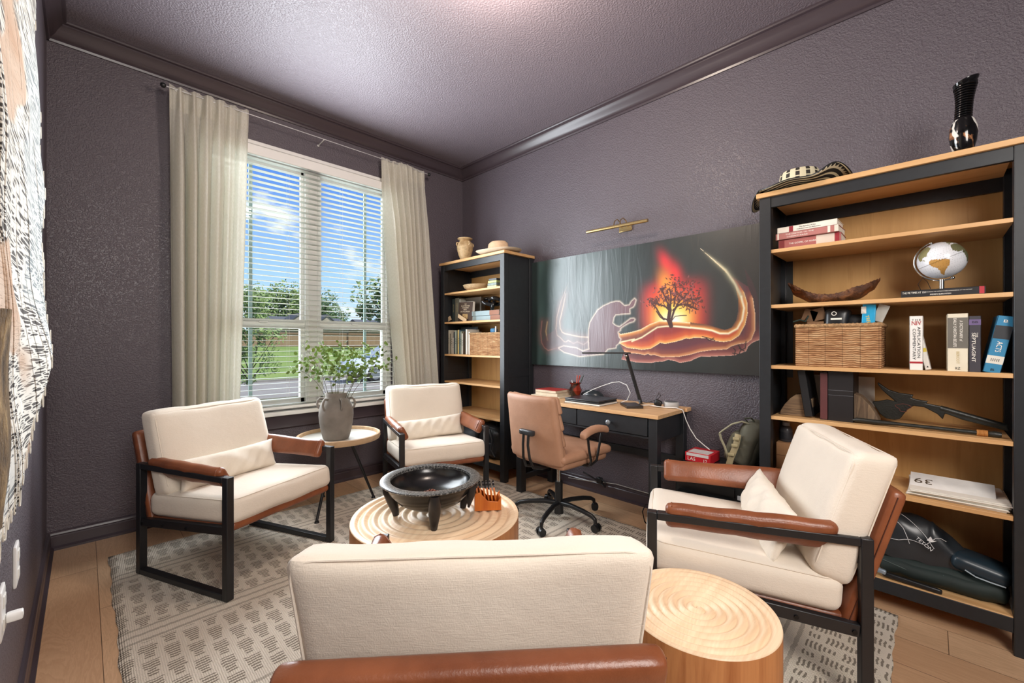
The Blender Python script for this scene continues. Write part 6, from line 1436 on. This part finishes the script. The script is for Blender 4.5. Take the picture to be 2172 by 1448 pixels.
# cable bundle along the baseboard, bag by the near armchair
b = MB()
b.tube([(2.83, 2.14, .07), (2.835, 1.95, .085), (2.842, 1.86, .10), (2.84, 1.70, .118), (2.845, 1.45, .112), (2.845, 1.25, .108)], .003, 6); tag(b.build('baseboard_cable', plain('#b9b7b2', .5), smooth=180), 'pale cable running along the baseboard under the desk', 'cable')
o = thing('cable_clip', 'black clip and cable knot on the baseboard under the desk', 'clip', (2.83, 1.84, .10))
b = MB(); b.rbox(.03, .05, .05, .01, Matrix.Translation((2.835, 1.84, .115)), cuts=4); b.build('clip_body', M_DARKP, o, smooth=60)
b = MB(); b.tube([(2.80, 1.97, .16), (2.82, 1.90, .13), (2.83, 1.84, .10), (2.82, 1.78, .08), (2.81, 1.77, .12), (2.83, 1.84, .14)], .006, 8); b.build('cable_knot', M_DARKP, o, smooth=180)

# ---------------------------------------------------------------- hanging on the left wall, outlets
def hide_mat():
    t = NT('lacy_printed_hanging'); v = t.map((1, .55, 7.5)); vo = t.n('ShaderNodeTexVoronoi', feature='DISTANCE_TO_EDGE'); vo.inputs['Scale'].default_value = 4.5
    ds = t.n('ShaderNodeVectorMath', operation='ADD'); nn = t.n('ShaderNodeTexNoise'); nn.inputs['Scale'].default_value = 1.2; nn.inputs['Detail'].default_value = 3; t.k(v, nn.inputs[0]); t.k(v, ds.inputs[0]); sc_ = t.n('ShaderNodeVectorMath', operation='SCALE'); sc_.inputs['Scale'].default_value = .35; t.k(nn.outputs[1], sc_.inputs[0]); t.k(sc_.outputs[0], ds.inputs[1]); t.k(ds.outputs[0], vo.inputs['Vector'])
    vo2 = t.n('ShaderNodeTexVoronoi', feature='DISTANCE_TO_EDGE'); vo2.inputs['Scale'].default_value = 12; t.k(ds.outputs[0], vo2.inputs['Vector'])
    l1 = t.ramp(vo.outputs[0], [(.05, W1), (.09, K0)]); l2 = t.ramp(vo2.outputs[0], [(.08, W1), (.14, K0)])
    line = t.math('MAXIMUM', l1, l2)
    wave = t.noise(t.map((1, 1.3, 7), rot=(.05, 0, 0)), 1.2, 4, .6, 1); line = t.math('MAXIMUM', line, t.ramp(wave, [(.66, K0), (.70, W1)]))
    pn = t.noise(t.map((1, .9, 1.9), rot=(.06, 0, 0), loc=(0, .3, .45)), 1.0, 2, .4, .4)
    s = t.sep(t.tc())
    bg = t.mix(line, srgb('#4f4a47'), srgb('#ebe8df'))
    rust = t.mix(t.noise(t.map((1, 2, 12)), 1, 3), srgb('#b98a66'), srgb('#e6d8c6')); blue = t.mix(t.noise(t.map((1, 2, 9)), 1, 3), srgb('#8fabb8'), srgb('#e4e9e8'))
    c = t.mix(t.ramp(pn, [(.55, K0), (.565, W1)]), bg, rust); c = t.mix(t.ramp(pn, [(.40, W1), (.45, K0)]), c, t.mix(.45, bg, blue))
    t.base(c); t.set(Roughness=.9); t.bump(line, .5, .004); return t.m
hg = thing('wall_hanging', 'large irregular lacy white and rust patterned cloth hanging on the left wall', 'wall hanging', (-.125, 1.9, .62))
edge = [(2.62, 2.50), (2.70, 2.30), (2.75, 2.10), (2.72, 1.9), (2.70, 1.7), (2.66, 1.55), (2.60, 1.42), (2.62, 1.30), (2.57, 1.17), (2.46, 1.05), (2.42, .95), (2.30, .90), (2.22, .82), (2.05, .79), (1.95, .74), (1.85, .72), (1.72, .74), (1.60, .70), (1.50, .68), (1.40, .69), (1.30, .64), (1.1, .62), (.9, .60)]
def xo(y, z):  # how far the cloth stands off the wall
    q = -.137 + .045 * math.exp(-((z - 1.15) / .28) ** 2) * sm_(2.0, 2.6, y) + .012 * math.exp(-((z - 1.8) / .4) ** 2)
    return q + .004 * math.sin(y * 9 + z * 5) + .004 * math.sin(z * 17 + y * 3)
def sm_(a, b_, x):
    t_ = max(0, min(1, (x - a) / (b_ - a))); return t_ * t_ * (3 - 2 * t_)
dens = []
for i in range(len(edge) - 1):
    for k in range(6):
        q = k / 6; y = lerp(edge[i][0], edge[i + 1][0], q); z = lerp(edge[i][1], edge[i + 1][1], q)
        j = .012 * math.sin(i * 7 + k * 2.1) + .008 * math.sin(i * 3.3 + k * 4.7)
        dens.append((y + j, z + j * .8))
dens = [(2.55, 2.80), (2.60, 2.65)] + dens
c0 = (.7, 2.78)
def hf(u, v):
    k = u * (len(dens) - 1); i = min(len(dens) - 2, int(k)); f = k - i; y = lerp(dens[i][0], dens[i + 1][0], f); z = lerp(dens[i][1], dens[i + 1][1], f)
    y = lerp(c0[0], y, v); z = lerp(c0[1], z, v); return Vector((xo(y, z), y, z))
b = MB(); b.grid(220, 60, hf); o = b.build('printed_cloth', hide_mat(), hg, smooth=180, fix=False); m = o.modifiers.new('thick', 'SOLIDIFY'); m.thickness = .003
# ragged lace loops along the edge
rr = random.Random(8)
for k in range(0, len(dens) - 3, 2):
    if rr.random() < .75:
        y, z = dens[k]; w_ = rr.uniform(.012, .028); a0 = rr.uniform(0, 6)
        b = MB(); b.tube([(xo(y, z), y + w_ * math.cos(a0 + a), z + w_ * 1.4 * math.sin(a0 + a)) for a in [i * .785 for i in range(8)]], .0022, 5, closed=True); b.build('lace_loop', plain('#e6e2d6', .9), hg)
t = NT('brown_fur_strip'); n = t.noise(t.map((1, 14, 5)), 2, 5, .7); t.base(t.ramp(n, [(.3, srgb('#2c2118')), (.55, srgb('#7a6240')), (.75, srgb('#b59a6c'))])); t.set(Roughness=.95); t.bump(n, 1, .02)
b = MB()
def ff(u, v):
    z = lerp(.80, 1.27, v); w_ = .10 * math.sin(math.pi * (.08 + .84 * v)) ** .6; y = 1.42 + .05 * math.sin(v * 3) + (u - .5) * w_ * 2; return Vector((xo(y, z) + .010 + .010 * math.sin(math.pi * u), y, z))
b.grid(14, 40, ff); b.build('brown_patch', t.m, hg, smooth=180, fix=False)
for y, z, lab in ((1.99, .52, 'white outlet plate low on the left wall, the one nearer the corner'), (1.66, .52, 'white outlet plate with a plug low on the left wall, cut by the photo edge')):
    o = thing('outlet', lab, 'outlet', (XL, y, z - .06), group='white outlet plates on the left wall')
    b = MB(); b.rbox(.009, .078, .125, .004, Matrix.Translation((XL + .004, y, z)), cuts=4); b.build('face_plate', M_WHITE, o, smooth=60)
    for dz in (-.028, .028):
        b = MB(); b.rbox(.004, .034, .03, .0015, Matrix.Translation((XL + .0095, y, z + dz)), cuts=3); b.build('socket', plain('#dcdad4', .4), o)
    if y < 1.8:
        b = MB(); b.rbox(.03, .025, .022, .005, Matrix.Translation((XL + .026, y + .005, z - .02)), cuts=4); b.build('plug', M_WHITE, o, smooth=60)
o = thing('outlet', 'white outlet plate under the window behind the tray-top table', 'outlet', (.93, YW, .44)); b = MB(); b.rbox(.078, .009, .12, .004, Matrix.Translation((.93, YW - .004, .50)), cuts=4); b.build('face_plate', M_WHITE, o, smooth=60)

o = thing('black_strap', 'black webbing strap looping on the floor beside the front of the side-view armchair', 'strap', (2.50, 1.28, 0))
b = MB(); b.tube([(2.54, 1.26, .006), (2.52, 1.30, .05), (2.52, 1.315, .11), (2.53, 1.30, .155), (2.56, 1.26, .165), (2.60, 1.22, .15), (2.64, 1.20, .08), (2.66, 1.20, .006)], .012, 8, flat=.3); b.build('webbing', M_DARKP, o, smooth=80)
